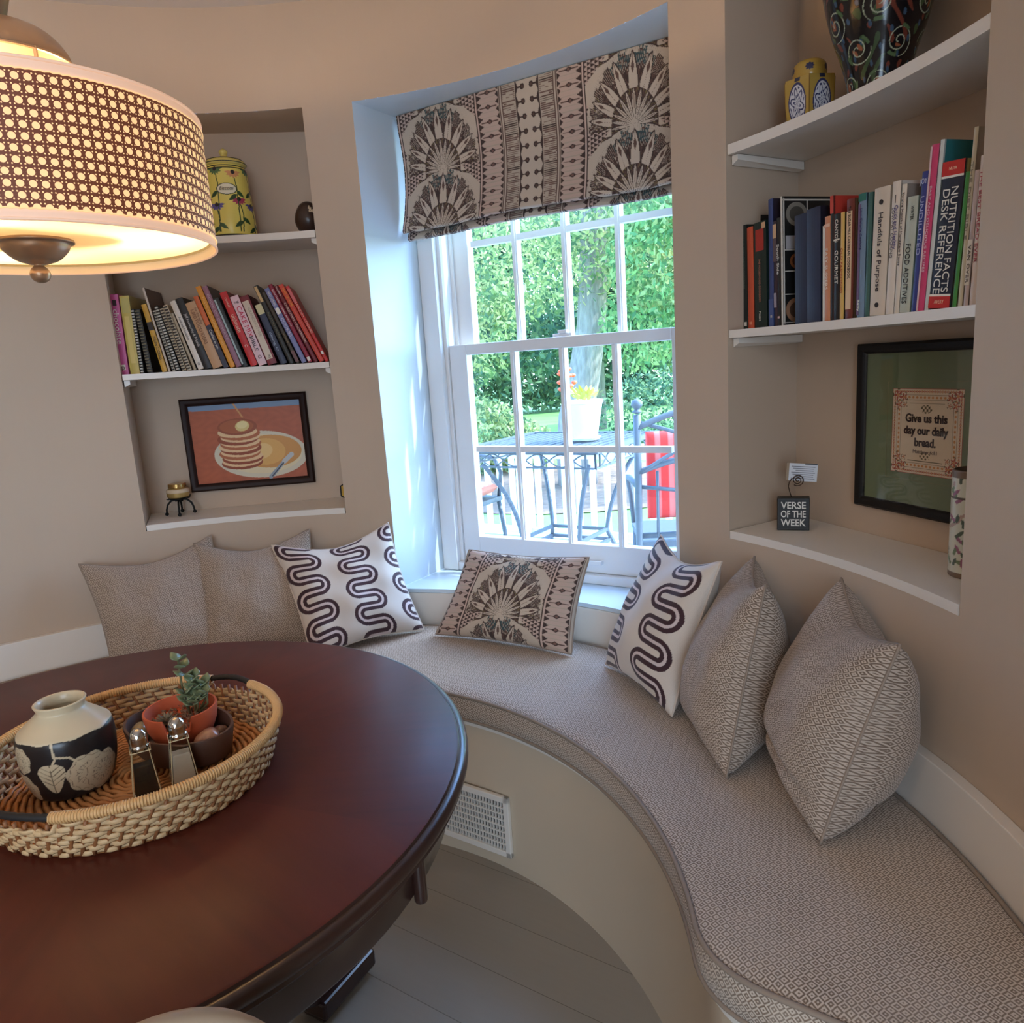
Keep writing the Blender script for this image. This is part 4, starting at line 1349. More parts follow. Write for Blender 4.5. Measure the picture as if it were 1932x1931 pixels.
def hexbox():
    c = (-0.532, 2.495, .836)
    root = thing('hexagonal_trinket', c, 'small yellow hexagonal trinket with dark edges at the right end of the left niche ledge', 'ornament')
    n_, t_ = fr(90)
    q = MB()
    P = [(c[0] + .034 * math.cos(a * math.pi / 3 + .5), c[2] + .034 + .033 * math.sin(a * math.pi / 3 + .5)) for a in range(6)]
    vs = [(x, c[1] - .018, z) for x, z in P] + [(x, c[1] + .018, z) for x, z in P]
    q.add(vs, [tuple(range(6)), tuple(range(11, 5, -1))] + [(i, (i + 1) % 6, 6 + (i + 1) % 6, 6 + i) for i in range(6)])
    q.build('trinket_body', mat('amber panel', (206, 160, 50), .4), root)
    q = MB()
    for s in (-.018, .018):
        for i in range(6):
            q.bar((P[i][0], c[1] + s, P[i][1]), (P[(i + 1) % 6][0], c[1] + s, P[(i + 1) % 6][1]), .004, .004)
    q.build('trinket_edges', M_IRON, root)
hexbox()

# ------------------------------------------------------------------ right niche ornaments
def verse_print():
    deg = 17.45
    R = F(deg)
    u0, u1, z0, z1 = -0.150, 0.262, 0.899, 1.242
    c = fp(deg, (u0 + u1) / 2, 1.5185, (z0 + z1) / 2)
    root = thing('framed_print', c, 'black framed print with green mat reading Give us this day our daily bread', 'picture', None, R)
    w, h = u1 - u0, z1 - z0
    fw = .021
    frame(root, w, h, fw, .02, mat('black frame wood', (22, 19, 18), 0.5, Specular_IOR_Level=.25))
    q = MB(); q.box((0, -.0055, 0), (w - 2 * fw + .006, .003, h - 2 * fw + .006))
    q.build('mat_board', mat('olive green mat', (112, 124, 88), .5), root, local=True)
    pu, pz = 0.025 - (u0 + u1) / 2, 1.067 - (z0 + z1) / 2
    pw_, ph = .166, .168
    q = MB()
    for (a, b) in ((1.16, 1.16),):
        for (x0, x1, y0, y1) in ((-.5, .5, .5, .503), (-.5, .5, -.503, -.5), (-.503, -.5, -.5, .5), (.5, .503, -.5, .5)):
            q.box((pu + (x0 + x1) / 2 * pw_ * a, -.0072, pz + (y0 + y1) / 2 * ph * b), (max(.0008, (x1 - x0) * pw_ * a), .0004, max(.0008, (y1 - y0) * ph * b)))
    q.build('mat_fillet', cmat((128, 122, 84)), root, local=True)
    def cf(U, V):
        n = len(U)
        col = np.tile(C3(226, 206, 178), (n, 1))
        x = (U - .5) * 2; y = (V - .5) * 2
        m = np.maximum(np.abs(x), np.abs(y))
        s = np.where(np.abs(x) > np.abs(y), y, x)
        red, gr_, org = C3(172, 78, 62), C3(92, 84, 58), C3(206, 140, 84)
        f = ((s * 14) % 1) - .5
        r1 = np.hypot(f, (m - .93) / .05)
        col[(r1 < .34)] = red
        col[(np.abs(f) > .38) & (np.abs(m - .93) < .03)] = org
        col[np.abs(m - .995) < .006] = red
        for q_ in (.85, .74):
            col[np.abs(m - q_) < .006] = gr_
        f2 = ((s * 9) % 1) - .5
        col[(np.hypot(f2, (m - .795) / .09) < .30)] = org
        cor = np.hypot(np.abs(x) - .82, np.abs(y) - .82)
        th = np.arctan2(np.abs(y) - .82, np.abs(x) - .82)
        for kx, ky, rr in ((.84, .84, .13), (.66, .80, .10), (.80, .62, .10), (.62, .62, .06)):
            dd = np.hypot(np.abs(x) - kx, np.abs(y) - ky); tt = np.arctan2(np.abs(y) - ky, np.abs(x) - kx)
            pet = rr * (.55 + .45 * np.cos(tt * 5))
            col[dd < pet] = red
            col[dd < rr * .28] = org
            col[(dd > rr * 1.02) & (dd < rr * 1.25) & (np.sin(tt * 4 + kx * 9) > .5)] = gr_
        col[(np.hypot(x / .16, (y - .53) / .10) < 1) & (np.sin(x * 60) * np.cos(y * 50) > 0)] = gr_
        col[(np.hypot(x / .16, (y + .55) / .10) < 1) & (np.sin(x * 60) * np.cos(y * 50) > .2)] = gr_ * 1.4
        for yy in (.66, -.68):
            col[(np.abs(y - yy) < .008) & (np.abs(x) < .5)] = gr_ * .8
        return col
    q = MB()
    q.grid(lambda U, V: np.c_[pu + (U - .5) * pw_, np.full(len(U), -.0075), pz + (V - .5) * ph], 230, 230, colfn=cf)
    o = q.build('printed_verse', vcol('printed paper', .6), root, local=True, col=True)
    ink = mat('brown black ink', (48, 24, 28), .6)
    for body, dz, wd, sz in (('Give us this', .026, .098, .0225), ('day our daily', .002, .104, .0225), ('bread.', -.021, .050, .0225), ('Matthew 6:11', -.039, .056, .010)):
        text(body, 'print_lettering', ink if sz > .02 else cmat((120, 104, 100)), root, sz, (pu, -.0082, pz + dz), ROT_UP, wd, bold=.0007 if sz > .02 else 0)
    q = MB(); q.box((0, -.0125, 0), (w - 2 * fw + .002, .001, h - 2 * fw + .002))
    q.build('glazing', M_PGL, root, local=True)
verse_print()
def verse_block():
    c = Vector((.640, 1.682, .836))
    R = Matrix.Rotation(rad(-20.5), 3, 'Z')
    root = thing('sign_block', c, 'small black wooden block sign reading VERSE OF THE WEEK, on the right niche ledge', 'sign', None, R)
    q = MB(); q.box((0, 0, .0375), (.069, .028, .075)); q.build('block', mat('black painted wood', (26, 25, 26), .45), root, local=True, bevel=.0015)
    q = MB()
    for (x, z, a, b) in ((0, .0725, .064, .0006), (0, .0035, .064, .0006), (-.032, .038, .0006, .069), (.032, .038, .0006, .069)):
        q.box((x, -.0142, z), (a, .0006, b))
    q.build('block_border', cmat((78, 76, 76)), root, local=True)
    wm = mat('white lettering', (226, 222, 214), .6)
    for b, z, w_ in (('VERSE', .0575, .053), ('OF THE', .0375, .053), ('WEEK', .0175, .053)):
        text(b, 'block_lettering', wm, root, .022, (0, -.0147, z), ROT_UP, w_, bold=.0004)
    q = MB()
    pts = [(-.004, 0, .074), (-.008, -.002, .088), (-.011, -.003, .10), (-.009, -.004, .110), (-.003, -.004, .118)]
    q.tube(pts, .0011, 6)
    sp = []
    for i in range(60):
        a = -2.2 + i * .24
        r = .0135 * (1 - i / 70)
        sp.append((.009 + r * math.cos(a), -.006, .115 + r * math.sin(a)))
    q.tube(sp, .0011, 6)
    q.build('wire_clip', mat('bronze wire', (70, 50, 38), .4, .7), root, local=True, smooth=True)
    m3 = root.matrix_world.copy()
    g = R @ Matrix.Rotation(rad(4), 3, 'Y')
    for k, (off, cc, lb, nm) in enumerate((((.018, .004, .128), (150, 128, 100), 'older patterned card tucked behind the white verse card', 'memo_card'), ((.020, .0005, .131), (206, 210, 218), 'white typed verse card held in the spiral wire clip', 'memo_card'))):
        p = c + R @ Vector(off) + (R @ Vector((-.006, 0, .004)) if k == 0 else Vector((0, 0, 0)))
        rt = thing(nm, p, lb, 'card', None, g)
        q = MB(); q.box((0, 0, 0), (.060 if k else .054, .0009, .040))
        q.build('card_paper', cmat(cc), rt, local=True)
        if k:
            q = MB()
            for i in range(7):
                q.box((.0 + (.003 if i % 3 == 2 else 0), -.0007, .013 - i * .0045), (.050 - (i % 3) * .006, .0003, .0014))
            q.build('typed_lines', cmat((96, 98, 108)), rt, local=True)
            q = MB(); q.box((.016, -.0006, .0195), (.026, .0006, .003)); q.build('card_edge', cmat((60, 58, 60)), rt, local=True)
verse_block()
def tin():
    c = (.792, 1.262, .836)
    root = thing('floral_tin', c, 'tall floral cylinder vase half hidden at the right end of the right niche ledge', 'vase')
    q = MB()
    def cf(A, Z, R):
        col = np.tile(C3(206, 206, 190), (len(A), 1))
        r = random.Random(4)
        for i in range(170):
            a, z = r.uniform(0, 6.28), r.uniform(.015, .172)
            cc = r.choice([(150, 96, 120), (110, 130, 96), (80, 92, 78), (176, 150, 140)])
            leaf(col, A, Z, a, z, a + r.uniform(-.5, .5), z + r.uniform(.006, .014), .0035, cc, .038)
            blob(col, A, Z, a, z, .09, .0032, cc)
        col[(Z > .174) | (Z < .010)] = C3(120, 100, 84)
        for z in (.140,):
            col[np.abs(Z - z) < .0015] = C3(90, 80, 70)
        return col
    lathe_col(q, [(.034, 0), (.036, .002), (.036, .186), (.033, .188), (.032, .18)], c, 160, 160, cf)
    q.build('vase_body', flow('printed tin', None, .35), root, col=True, auto=40)
tin()
def ginger():
    c = (.655, 1.652, 1.672)
    root = thing('ginger_jar', c, 'small yellow six-sided ginger jar with blue and white panels on the top right niche shelf', 'jar')
    face = math.atan2(-c[1], -c[0])
    prof = [(.040, 0), (.046, .006), (.0505, .05), (.052, .088), (.050, .095), (.034, .099), (.030, .100)]
    q = MB()
    def hexr(a):
        k = (a - face) % (math.pi / 3) - math.pi / 6
        return math.cos(math.pi / 6) / np.cos(k) * 1.05
    P = np.array(prof); L = np.r_[0, np.cumsum(np.hypot(np.diff(P[:, 0]), np.diff(P[:, 1])))]; L /= L[-1]
    def f(U, V):
        a = U * 2 * math.pi; r = np.interp(V, L, P[:, 0]) * hexr(a); z = np.interp(V, L, P[:, 1])
        return np.c_[c[0] + r * np.cos(a), c[1] + r * np.sin(a), c[2] + z]
    def cf(U, V):
        a = U * 2 * math.pi; z = np.interp(V, L, P[:, 1])
        col = np.tile(C3(178, 146, 70), (len(U), 1))
        k = ((a - face) % (math.pi / 3)) - math.pi / 6
        x = k * .048; y = z - .046
        r = np.hypot(x / .019, y / .040)
        med = r < 1
        col[med] = C3(206, 206, 214)
        th = np.arctan2(y / .04, x / .019)
        col[med & (r > .88)] = C3(60, 62, 100)
        col[med & (r < .8) & (np.abs(((r * 2.6 + .5 * np.sin(th * 6)) % 1) - .5) < .17)] = C3(52, 56, 96)
        col[(z > .088) & (np.abs(k) < .12)] = C3(50, 50, 70)
        col[np.abs(np.abs(k) - math.pi / 6) < .02] = C3(120, 90, 40)
        return col
    q.grid(f, 340, 150, colfn=cf)
    q.build('jar_body', flow('glazed porcelain', None, .22), root, col=True, auto=35)
    q = MB()
    def cf2(A, Z, R):
        col = np.tile(C3(184, 148, 66), (len(A), 1))
        for k in range(5):
            a = face + k * 1.25
            for j in range(8):
                leaf(col, A, Z, a, .115, a + .3 * math.cos(j * .785), .115 + .008 * math.sin(j * .785), .0025, (52, 52, 80), .028)
        return col
    lathe_col(q, smoothp([(.0315, .099), (.0325, .104), (.032, .120), (.026, .129), (.014, .1335), (0, .134)], 40), c, 180, 60, cf2)
    q.build('jar_lid', MATS['glazed porcelain'], root, smooth=True, col=True)
ginger()
def scroll_vase():
    c = (.703, 1.466, 1.672)
    root = thing('scroll_vase', c, 'large black vase painted with pale scrolls on the top right niche shelf', 'vase')
    face = math.atan2(-c[1], -c[0])
    cs = []
    r = random.Random(11)
    for row in range(8):
        for k in range(6):
            cs.append((face - 3.14 + (k + .5 * (row % 2)) * 1.047 + r.uniform(-.06, .06), .022 + row * .052 + r.uniform(-.006, .006), (.016 + .0022 * row), 1 if (k + row) % 2 else -1, r.uniform(0, 6)))
    def cf(A, Z, R):
        col = np.tile(C3(20, 18, 22), (len(A), 1))
        n1 = np.sin(A * 9 + np.sin(Z * 60) * 2) * np.sin(Z * 75 + np.cos(A * 5) * 2)
        n2 = np.sin(A * 13 + 2) * np.sin(Z * 110 + A * 3)
        col[n1 > .72] = C3(60, 82, 52)
        col[n1 < -.80] = C3(112, 56, 44)
        col[(n2 > .86)] = C3(58, 82, 104)
        for (a, z, rr, sg, ph) in cs:
            X = ((A - a + math.pi) % (2 * math.pi) - math.pi) * R; Y = Z - z
            d = np.hypot(X, Y); th = np.arctan2(Y, X) * sg + ph
            m = d < rr * 1.28
            p_ = rr * .62
            fr_ = ((d / p_ - th / (2 * math.pi)) % 1)
            col[m & (d < rr * .5) & (n2 > .1)] = C3(150, 88, 60)
            col[m & (fr_ < .15) & (d > rr * .12)] = C3(168, 176, 150)
            lf = m & (d > rr * 1.0) & (np.sin(th * 2) > .75)
            col[lf] = C3(84, 108, 74)
        return col
    q = MB()
    lathe_col(q, smoothp([(.045, 0), (.048, .004), (.051, .03), (.062, .07), (.076, .11), (.089, .16), (.095, .205), (.089, .25), (.068, .283), (.047, .297), (.044, .308), (.052, .318)], 80), c, 380, 330, cf)
    q.build('vase_body', flow('black glaze', None, .15), root, smooth=True, col=True)
scroll_vase()

# ------------------------------------------------------------------ round dining table
TX, TY, TZ, TR = -0.618, 0.979, 0.720, 0.532
def wood(name, c, c2, rough, seg=True):
    m = mat(name, c, rough)
    t = NT(m)
    co = t.coord()
    X, Y, Z = t.sep(co)
    X = t.math('SUBTRACT', X, TX); Y = t.math('SUBTRACT', Y, TY)
    ang = t.math('ARCTAN2', Y, X)
    k = t.math('FLOOR', t.math('MULTIPLY', t.math('ADD', ang, 0.35), 8 / (2 * math.pi)))
    wnz = t.n('ShaderNodeTexWhiteNoise', noise_dimensions='1D')
    t.put(wnz.inputs['W'], k)
    cmb = t.n('ShaderNodeCombineXYZ')
    loc_a = t.math('SUBTRACT', t.math('MULTIPLY', k, 2 * math.pi / 8), 0.35 - math.pi / 8)
    rr = t.math('SQRT', t.math('ADD', t.math('MULTIPLY', X, X), t.math('MULTIPLY', Y, Y)))
    da = t.math('SUBTRACT', ang, loc_a)
    t.put(cmb.inputs[0], t.math('MULTIPLY', t.math('MULTIPLY', rr, t.math('SINE', da)), 45))
    t.put(cmb.inputs[1], t.math('MULTIPLY', t.math('MULTIPLY', rr, t.math('COSINE', da)), 3))
    t.put(cmb.inputs[2], t.math('MULTIPLY', k, 7.3))
    g = t.noise(1.0, cmb.outputs[0], 5, 0.6)
    f = t.math('ADD', t.math('MULTIPLY', g, 0.8), t.math('MULTIPLY', wnz.outputs[0], 0.35))
    t.color(t.mix(f, rgb(*c), rgb(*c2)))
    r2 = t.noise(5, co, 3)
    t.put(t.b.inputs['Roughness'], t.math('ADD', t.math('MULTIPLY', r2, 0.10), rough - .05))
    t.b.inputs['Coat Weight'].default_value = 0.08
    t.b.inputs['Specular IOR Level'].default_value = 0.28
    t.b.inputs['Coat Roughness'].default_value = 0.22
    return m
M_TOP = wood('mahogany veneer', (98, 40, 28), (64, 25, 19), 0.42)
M_DWD = mat('dark espresso wood', (48, 27, 22), 0.28, Coat_Weight=.4, Coat_Roughness=.2)
def table():
    root = thing('dining_table', (TX, TY, 0), 'round dark mahogany pedestal dining table in front of the bench', 'table')
    c = (TX, TY, 0)
    q = MB()
    q.lathe([(0.0, TZ - .002), (.3, TZ), (TR - .016, TZ), (TR - .013, TZ - .0015)], c, 160, cap=False)
    q.build('tabletop', M_TOP, root, auto=60)
    q = MB()
    z = TZ
    q.lathe([(TR - .013, z - .0015), (TR - .011, z - .004), (TR - .008, z - .0035), (TR - .003, z - .005), (TR + .001, z - .010), (TR + .001, z - .016), (TR - .004, z - .022), (TR - .003, z - .026), (TR - .010, z - .034), (TR - .022, z - .040), (TR - .05, z - .041), (.1, z - .041)], c, 160, cap=False)
    q.build('table_edge', M_DWD, root, auto=50)
    q = MB()
    q.lathe([(TR - .030, z - .040), (TR - .032, z - .092), (TR - .036, z - .098), (TR - .052, z - .098), (TR - .056, z - .040)], c, 120, cap=False)
    q.build('apron', M_DWD, root, auto=40)
    for a in (-19, 71, 161, 251):
        q = MB()
        x, y = TX + (TR - .028) * math.cos(rad(a)), TY + (TR - .028) * math.sin(rad(a))
        q.lathe(smoothp([(0, -.106), (.006, -.105), (.0085, -.100), (.0085, -.052), (.0085, -.042)], 20), (x, y, z), 16)
        q.build('apron_peg', M_DWD, root, smooth=True)
    q = MB()
    q.lathe(smoothp([(.15, .62), (.13, .60), (.075, .57), (.06, .50), (.085, .42), (.095, .36), (.075, .30), (.085, .26), (.09, .22), (.085, .16), (.05, .13)], 80), c, 48)
    q.build('pedestal', M_DWD, root, smooth=True)
    for k in range(4):
        a = rad(62 + 90 * k)
        ca, sa = math.cos(a), math.sin(a)
        q = MB()
        prof = [(.06, .30), (.14, .27), (.24, .18), (.34, .105), (.43, .075), (.47, .07)]
        P = smoothp(prof, 40)
        wv = .026
        vs = []
        for i, (r_, zz) in enumerate(P):
            th = .045 + .03 * (1 - i / len(P))
            for s in (-1, 1):
                for e in (0, -1):
                    vs.append((TX + r_ * ca - s * wv * sa, TY + r_ * sa + s * wv * ca, zz + e * th))
        fs = []
        for i in range(len(P) - 1):
            b = i * 4; n4 = b + 4
            fs += [(b, b + 2, n4 + 2, n4), (b + 1, n4 + 1, n4 + 3, b + 3), (b, n4, n4 + 1, b + 1), (b + 2, b + 3, n4 + 3, n4 + 2)]
        fs += [(0, 1, 3, 2), (len(vs) - 4, len(vs) - 2, len(vs) - 1, len(vs) - 3)]
        q.add(vs, fs)
        leg = q.build('leg', M_DWD, root, auto=50)
        q = MB()
        R = Matrix.Rotation(a, 3, 'Z')
        q.box((TX + .415 * ca, TY + .415 * sa, .034), (.160, .080, .038), R)
        q.box((TX + .41 * ca, TY + .41 * sa, .0075), (.135, .058, .015), R)
        q.build('foot_pad', M_DWD, leg, bevel=.006)
table()
def dining_chair():
    base = Vector((-.304, .4237, 0))
    d = Matrix.Rotation(.3016, 3, 'Z') @ (Vector((TX, TY, 0)) - base).normalized()
    R = Matrix((Vector((-d.y, d.x, 0)) * -1, d, Vector((0, 0, 1)))).transposed()
    root = thing('dining_chair', base, 'cream dining chair with a padded oval back, at the bottom edge of the picture', 'chair', None, R)
    woodm = mat('pale washed wood', (186, 160, 134), .5); fab = mat('cream linen upholstery', (226, 212, 184), .85)
    def oval(a, b, n=40):
        return [(a * math.cos(i * 2 * math.pi / n), 0, b * math.sin(i * 2 * math.pi / n)) for i in range(n)]
    cz, tilt = .628, .10
    def tl(p):
        return (p[0], -.0 - tilt * (p[2]) - .0, cz + p[2])
    q = MB(); q.tube([tl(p) for p in oval(.143, .204, 72)], .007, 10, True); q.build('back_frame', woodm, root, local=True, smooth=True)
    q = MB()
    def f(U, V):
        a = U * 2 * math.pi; r = np.sin(V * math.pi / 2)
        x = .139 * r * np.cos(a); z = .200 * r * np.sin(a); y = -tilt * z + .016 * np.sqrt(np.clip(1 - r ** 2, 0, 1)) + .004
        return np.c_[x, y, cz + z]
    q.grid(f, 40, 12)
    def f2(U, V):
        p = f(U, V); a = p.copy(); a[:, 1] = -tilt * (p[:, 2] - cz) * 2 - p[:, 1]; return a
    q.grid(f2, 40, 12, flip=True)
    q.build('backrest', fab, root, local=True, smooth=True)
    q = MB()
    q.prism([(.18 * math.cos(rad(a)), .19 + .18 * math.sin(rad(a))) for a in range(0, 360, 12)], .42, .47)
    q.build('seat', fab, root, local=True, bevel=.015)
    q = MB()
    q.prism([(.184 * math.cos(rad(a)), .19 + .184 * math.sin(rad(a))) for a in range(0, 360, 12)], .37, .419)
    q.build('seat_frame', woodm, root, local=True)
    for sx in (-1, 1):
        q = MB(); q.tube([(sx * .11, .31, .385), (sx * .115, .315, .2), (sx * .12, .32, 0)], [.022, .017, .011], 10); q.build('leg', woodm, root, local=True, smooth=True)
        q = MB(); q.tube([(sx * .10, .018, .49), (sx * .11, .03, .42), (sx * .115, .04, .36), (sx * .13, .01, 0)], [.013, .018, .020, .012], 10); q.build('leg', woodm, root, local=True, smooth=True)
dining_chair()

# ------------------------------------------------------------------ woven tray and what stands in it
YX, YY, YZ = -0.535, 0.960, 0.7205
M_RAT = mat('rattan', (196, 150, 96), 0.5)
def rattan():
    t = NT(M_RAT)
    n1 = t.noise(60, t.coord(), 2); n2 = t.noise(400, t.coord(), 2)
    t.color(t.mix(n1, rgb(230, 198, 150), t.mix(n2, rgb(164, 122, 80), rgb(204, 164, 116))))
    t.bump(n2, .3, .0008)
rattan()
M_RAT2 = mat('darker rattan', (150, 96, 56), 0.55)
def tray():
    root = thing('woven_tray', (YX, YY, YZ), 'round woven rattan tray with dark wrapped handles on the dining table', 'tray')
    def gap(a):
        a = math.degrees(a) % 360
        return 55 < a < 79 or 241 < a < 269
    q = MB()
    N = 300
    ns = 84
    nrow = 8
    for k in range(nrow):
        z = .006 + k * .0068
        R0 = .168 + .016 * (k / (nrow - 1)) + .0045
        pts = []
        for i in range(N):
            a = 2 * math.pi * i / N
            if k >= nrow - 2 and gap(a):
                zz = z - (k - nrow + 3) * .004
            else:
                zz = z
            w_ = math.sin(a * ns / 2 + (k % 2) * math.pi + k * .55)
            r = R0 + .0022 * (1 if w_ > 0 else -1) * min(1, abs(w_) * 2.2)
            pts.append((YX + r * math.cos(a), YY + r * math.sin(a), YZ + zz))
        q.tube(pts, .0036, 6, True, flat=.45)
    q.build('tray_wall', M_RAT, root, smooth=True)
    q = MB()
    for i in range(ns):
        a0 = 2 * math.pi * i / ns
        pts = []
        for j in range(5):
            t_ = j / 4
            a = a0 + .10 * t_
            r = .168 + .016 * t_ + .0045
            pts.append((YX + r * math.cos(a), YY + r * math.sin(a), YZ + .003 + .052 * t_))
        q.tube(pts, .0024, 5)
    q.build('wall_stakes', M_RAT2, root, smooth=True)
    q = MB()
    q.lathe([(0, .001), (.170, .001), (.170, .0035), (0, .0035)], (YX, YY, YZ), 60)
    for k in range(19):
        R0 = .010 + k * .0086
        pts = []
        m_ = max(8, int(ns * R0 / .17 / 2) * 2)
        nn = m_ * 6
        for i in range(nn):
            a = 2 * math.pi * i / nn
            pts.append((YX + R0 * math.cos(a), YY + R0 * math.sin(a), YZ + .0055 + .0014 * math.sin(a * m_ / 2 + k * 1.9)))
        q.tube(pts, .0034, 6, True)
    q.build('tray_floor', mat('honey rattan', (190, 128, 74), .5), root, smooth=True)
    q = MB()
    for (b0, b1) in ((79, 241), (269, 415)):
        pts = []
        for i in range(121):
            a = rad(b0 + (b1 - b0) * i / 120)
            r = .1885
            pts.append((YX + r * math.cos(a), YY + r * math.sin(a), YZ + .063))
        q.tube(pts, .0062, 8)
        for i in range(0, 146):
            a = rad(b0 + (b1 - b0) * i / 145)
            p = Vector((YX + .1885 * math.cos(a), YY + .1885 * math.sin(a), YZ + .063))
            ring = []
            for j in range(8):
                th = 2 * math.pi * j / 8
                ring.append((p.x + .0064 * math.cos(th) * math.cos(a), p.y + .0064 * math.cos(th) * math.sin(a), p.z + .0064 * math.sin(th)))
            q.tube(ring, .0011, 4, True)
    q.build('rim', mat('pale rattan rim', (222, 176, 118), .45), root, smooth=True)
    for (b0, b1) in ((55, 79), (241, 269)):
        pts = [(YX + (.1885 + .004 * math.sin(math.pi * i / 24)) * math.cos(rad(b0 - 2 + (b1 - b0 + 4) * i / 24)), YY + (.1885 + .004 * math.sin(math.pi * i / 24)) * math.sin(rad(b0 - 2 + (b1 - b0 + 4) * i / 24)), YZ + .063 + .004 * math.sin(math.pi * i / 24)) for i in range(25)]
        q = MB(); q.tube(pts, [.0042 + .0005 * (i % 2) for i in range(25)], 10)
        q.build('handle', mat('black wrapped cord', (30, 26, 24), .7), root, smooth=True)
tray()
FZ = YZ + .0105
def stone_vase():
    c = (-.614, .940, FZ)
    root = thing('stoneware_vase', c, 'black and cream stoneware vase with pale leaf decoration in the woven tray', 'vase')
    prof = smoothp([(.040, 0), (.047, .003), (.0545, .025), (.058, .050), (.058, .073), (.0560, .084), (.049, .091), (.0375, .101), (.0300, .108), (.0285, .111), (.0305, .1175), (.0315, .1200), (.0290, .1210), (.026, .116), (.025, .108), (.030, .094), (.026, .05)], 130)
    face = math.atan2(-c[1], -c[0])
    def cf(A, Z, R):
        n = len(A)
        blk, crm, tan_ = (36, 32, 32), (208, 190, 158), (190, 172, 142)
        col = np.tile(C3(*blk), (n, 1))
        rr = .057
        f = face
        # view from the room: increasing angle goes to the left in the picture
        def X(a): return ((A - a + math.pi) % (2 * math.pi) - math.pi) * rr
        def flower(a, z, r_):
            x = X(a); y = Z - z
            d = np.hypot(x, y); th = np.arctan2(y, x)
            m = d < r_ * (1 + .05 * np.sin(th * 7))
            col[m] = C3(*tan_)
            k = np.sin(th * 16) > .93
            col[m & k & (d > r_ * .16) & (d < r_ * .55)] = C3(84, 68, 56)
            sc_ = ((d / r_ * 3.2 + .35 * np.abs(np.sin(th * 6))) % 1) < .07
            col[m & sc_ & (d > r_ * .5)] = C3(120, 100, 80)
        flower(f - .62 + .95, .034, .027)
        flower(f - 1.0 + .1, .030, .0)
        flower(f + .52, .030, .0255) if False else None
        flower(f - .02 - .50, .000, .0)
        flower(f + .66, .028, .0265)
        flower(f - 1.15, .062, .018)
        flower(f - 1.22, .020, .022)
        flower(f + 2.2, .04, .026); flower(f - 2.4, .035, .026)
        # heart leaf
        x = X(f - .42); y = Z - .042
        lf = (y > -.026) & (y < .016) & (np.abs(x) < .0165 * np.sqrt(np.clip((y + .026) / .030, 0, 1)) * np.where(y > .004, np.sqrt(np.clip(1 - ((y - .004) / .013) ** 2, 0, 1)), 1))
        col[lf] = C3(196, 178, 146)
        col[lf & (np.abs(x) < .0007)] = C3(90, 76, 60)
        for k in range(4):
            col[lf & (np.abs(y - (-.014 + k * .0065) - np.abs(x) * .7) < .0006)] = C3(110, 94, 74)
        stroke(col, A, Z, [(f - .42, .052), (f - .30, .064), (f - .33, .085)], .0014, (196, 178, 146), rr)
        stroke(col, A, Z, [(f - .30, .067), (f - .02, .063), (f + .22, .048)], .0013, (196, 178, 146), rr)
        col[Z > .0845 + .0008 * np.sin(A * 9)] = C3(*crm)
        inside = (R < .03) & (Z > .04) & (Z < .111)
        return col
    q = MB()
    lathe_col(q, prof, c, 320, 260, cf)
    q.lathe([(0, .052), (.026, .052)], c, 32, cap=False)
    # u angle increases anticlockwise; mirror of the picture is handled in the pattern
    q.build('vase_body', flow('satin stoneware', None, .3), root, smooth=True, col=True)
stone_vase()
def shaker(c, label, fill):
    root = thing('glass_shaker', c, label, 'shaker', 'salt and pepper shakers')
    R = Matrix.Rotation(.5, 3, 'Z')
    def sq(w, z):
        return [tuple(Vector(c) + R @ Vector((x * w, y * w, z))) for x, y in ((-1, -1), (1, -1), (1, 1), (-1, 1))]
    def pris(levels, m, name, parent):
        q = MB()
        vs = []
        for w, z in levels: vs += sq(w, z)
        fs = [(3, 2, 1, 0)]
        for j in range(len(levels) - 1):
            for i in range(4):
                k = (i + 1) % 4
                fs.append((j * 4 + i, j * 4 + k, j * 4 + 4 + k, j * 4 + 4 + i))
        b = (len(levels) - 1) * 4
        fs.append((b, b + 1, b + 2, b + 3))
        q.add(vs, fs)
        return q.build(name, m, parent)
    g = pris([(.0165, 0), (.0165, .002), (.0105, .064), (.0085, .067)], M_SHG, 'glass_body', root)
    pris([(.0138, .004), (.0108, .040), (.0104, .0415)], fill, 'contents', root)
    q = MB()
    for w0, w1 in zip(sq(.0163, .001), sq(.0098, .0645)):
        q.tube([w0, w1], .0007, 5)
    for lv_ in (sq(.0163, .0012), sq(.0120, .0620)):
        q.tube(lv_, .0006, 5, True)
    q.build('glass_edges', mat('pale glass edge', (214, 196, 156), .1), root)
    q = MB()
    q.lathe(smoothp([(.0115, .062), (.0118, .066), (.0105, .069), (.0108, .076), (.0095, .083), (.005, .088), (0, .0895)], 30), c, 24)
    q.build('metal_cap', mat('chrome cap', (206, 204, 200), .12, 1.0), root, smooth=True)
M_SHG = mat('clear glass', (255, 244, 222), .02, 0, Transmission_Weight=1.0, IOR=1.5)
shaker((-.500, .905, FZ), 'glass shaker of ground pepper in the tray, nearer the vase', mat('ground pepper', (58, 48, 42), .95))
shaker((-.462, .932, FZ), 'glass shaker of white salt in the tray, beside the brown planter dish', mat('coarse salt', (226, 218, 206), .8))
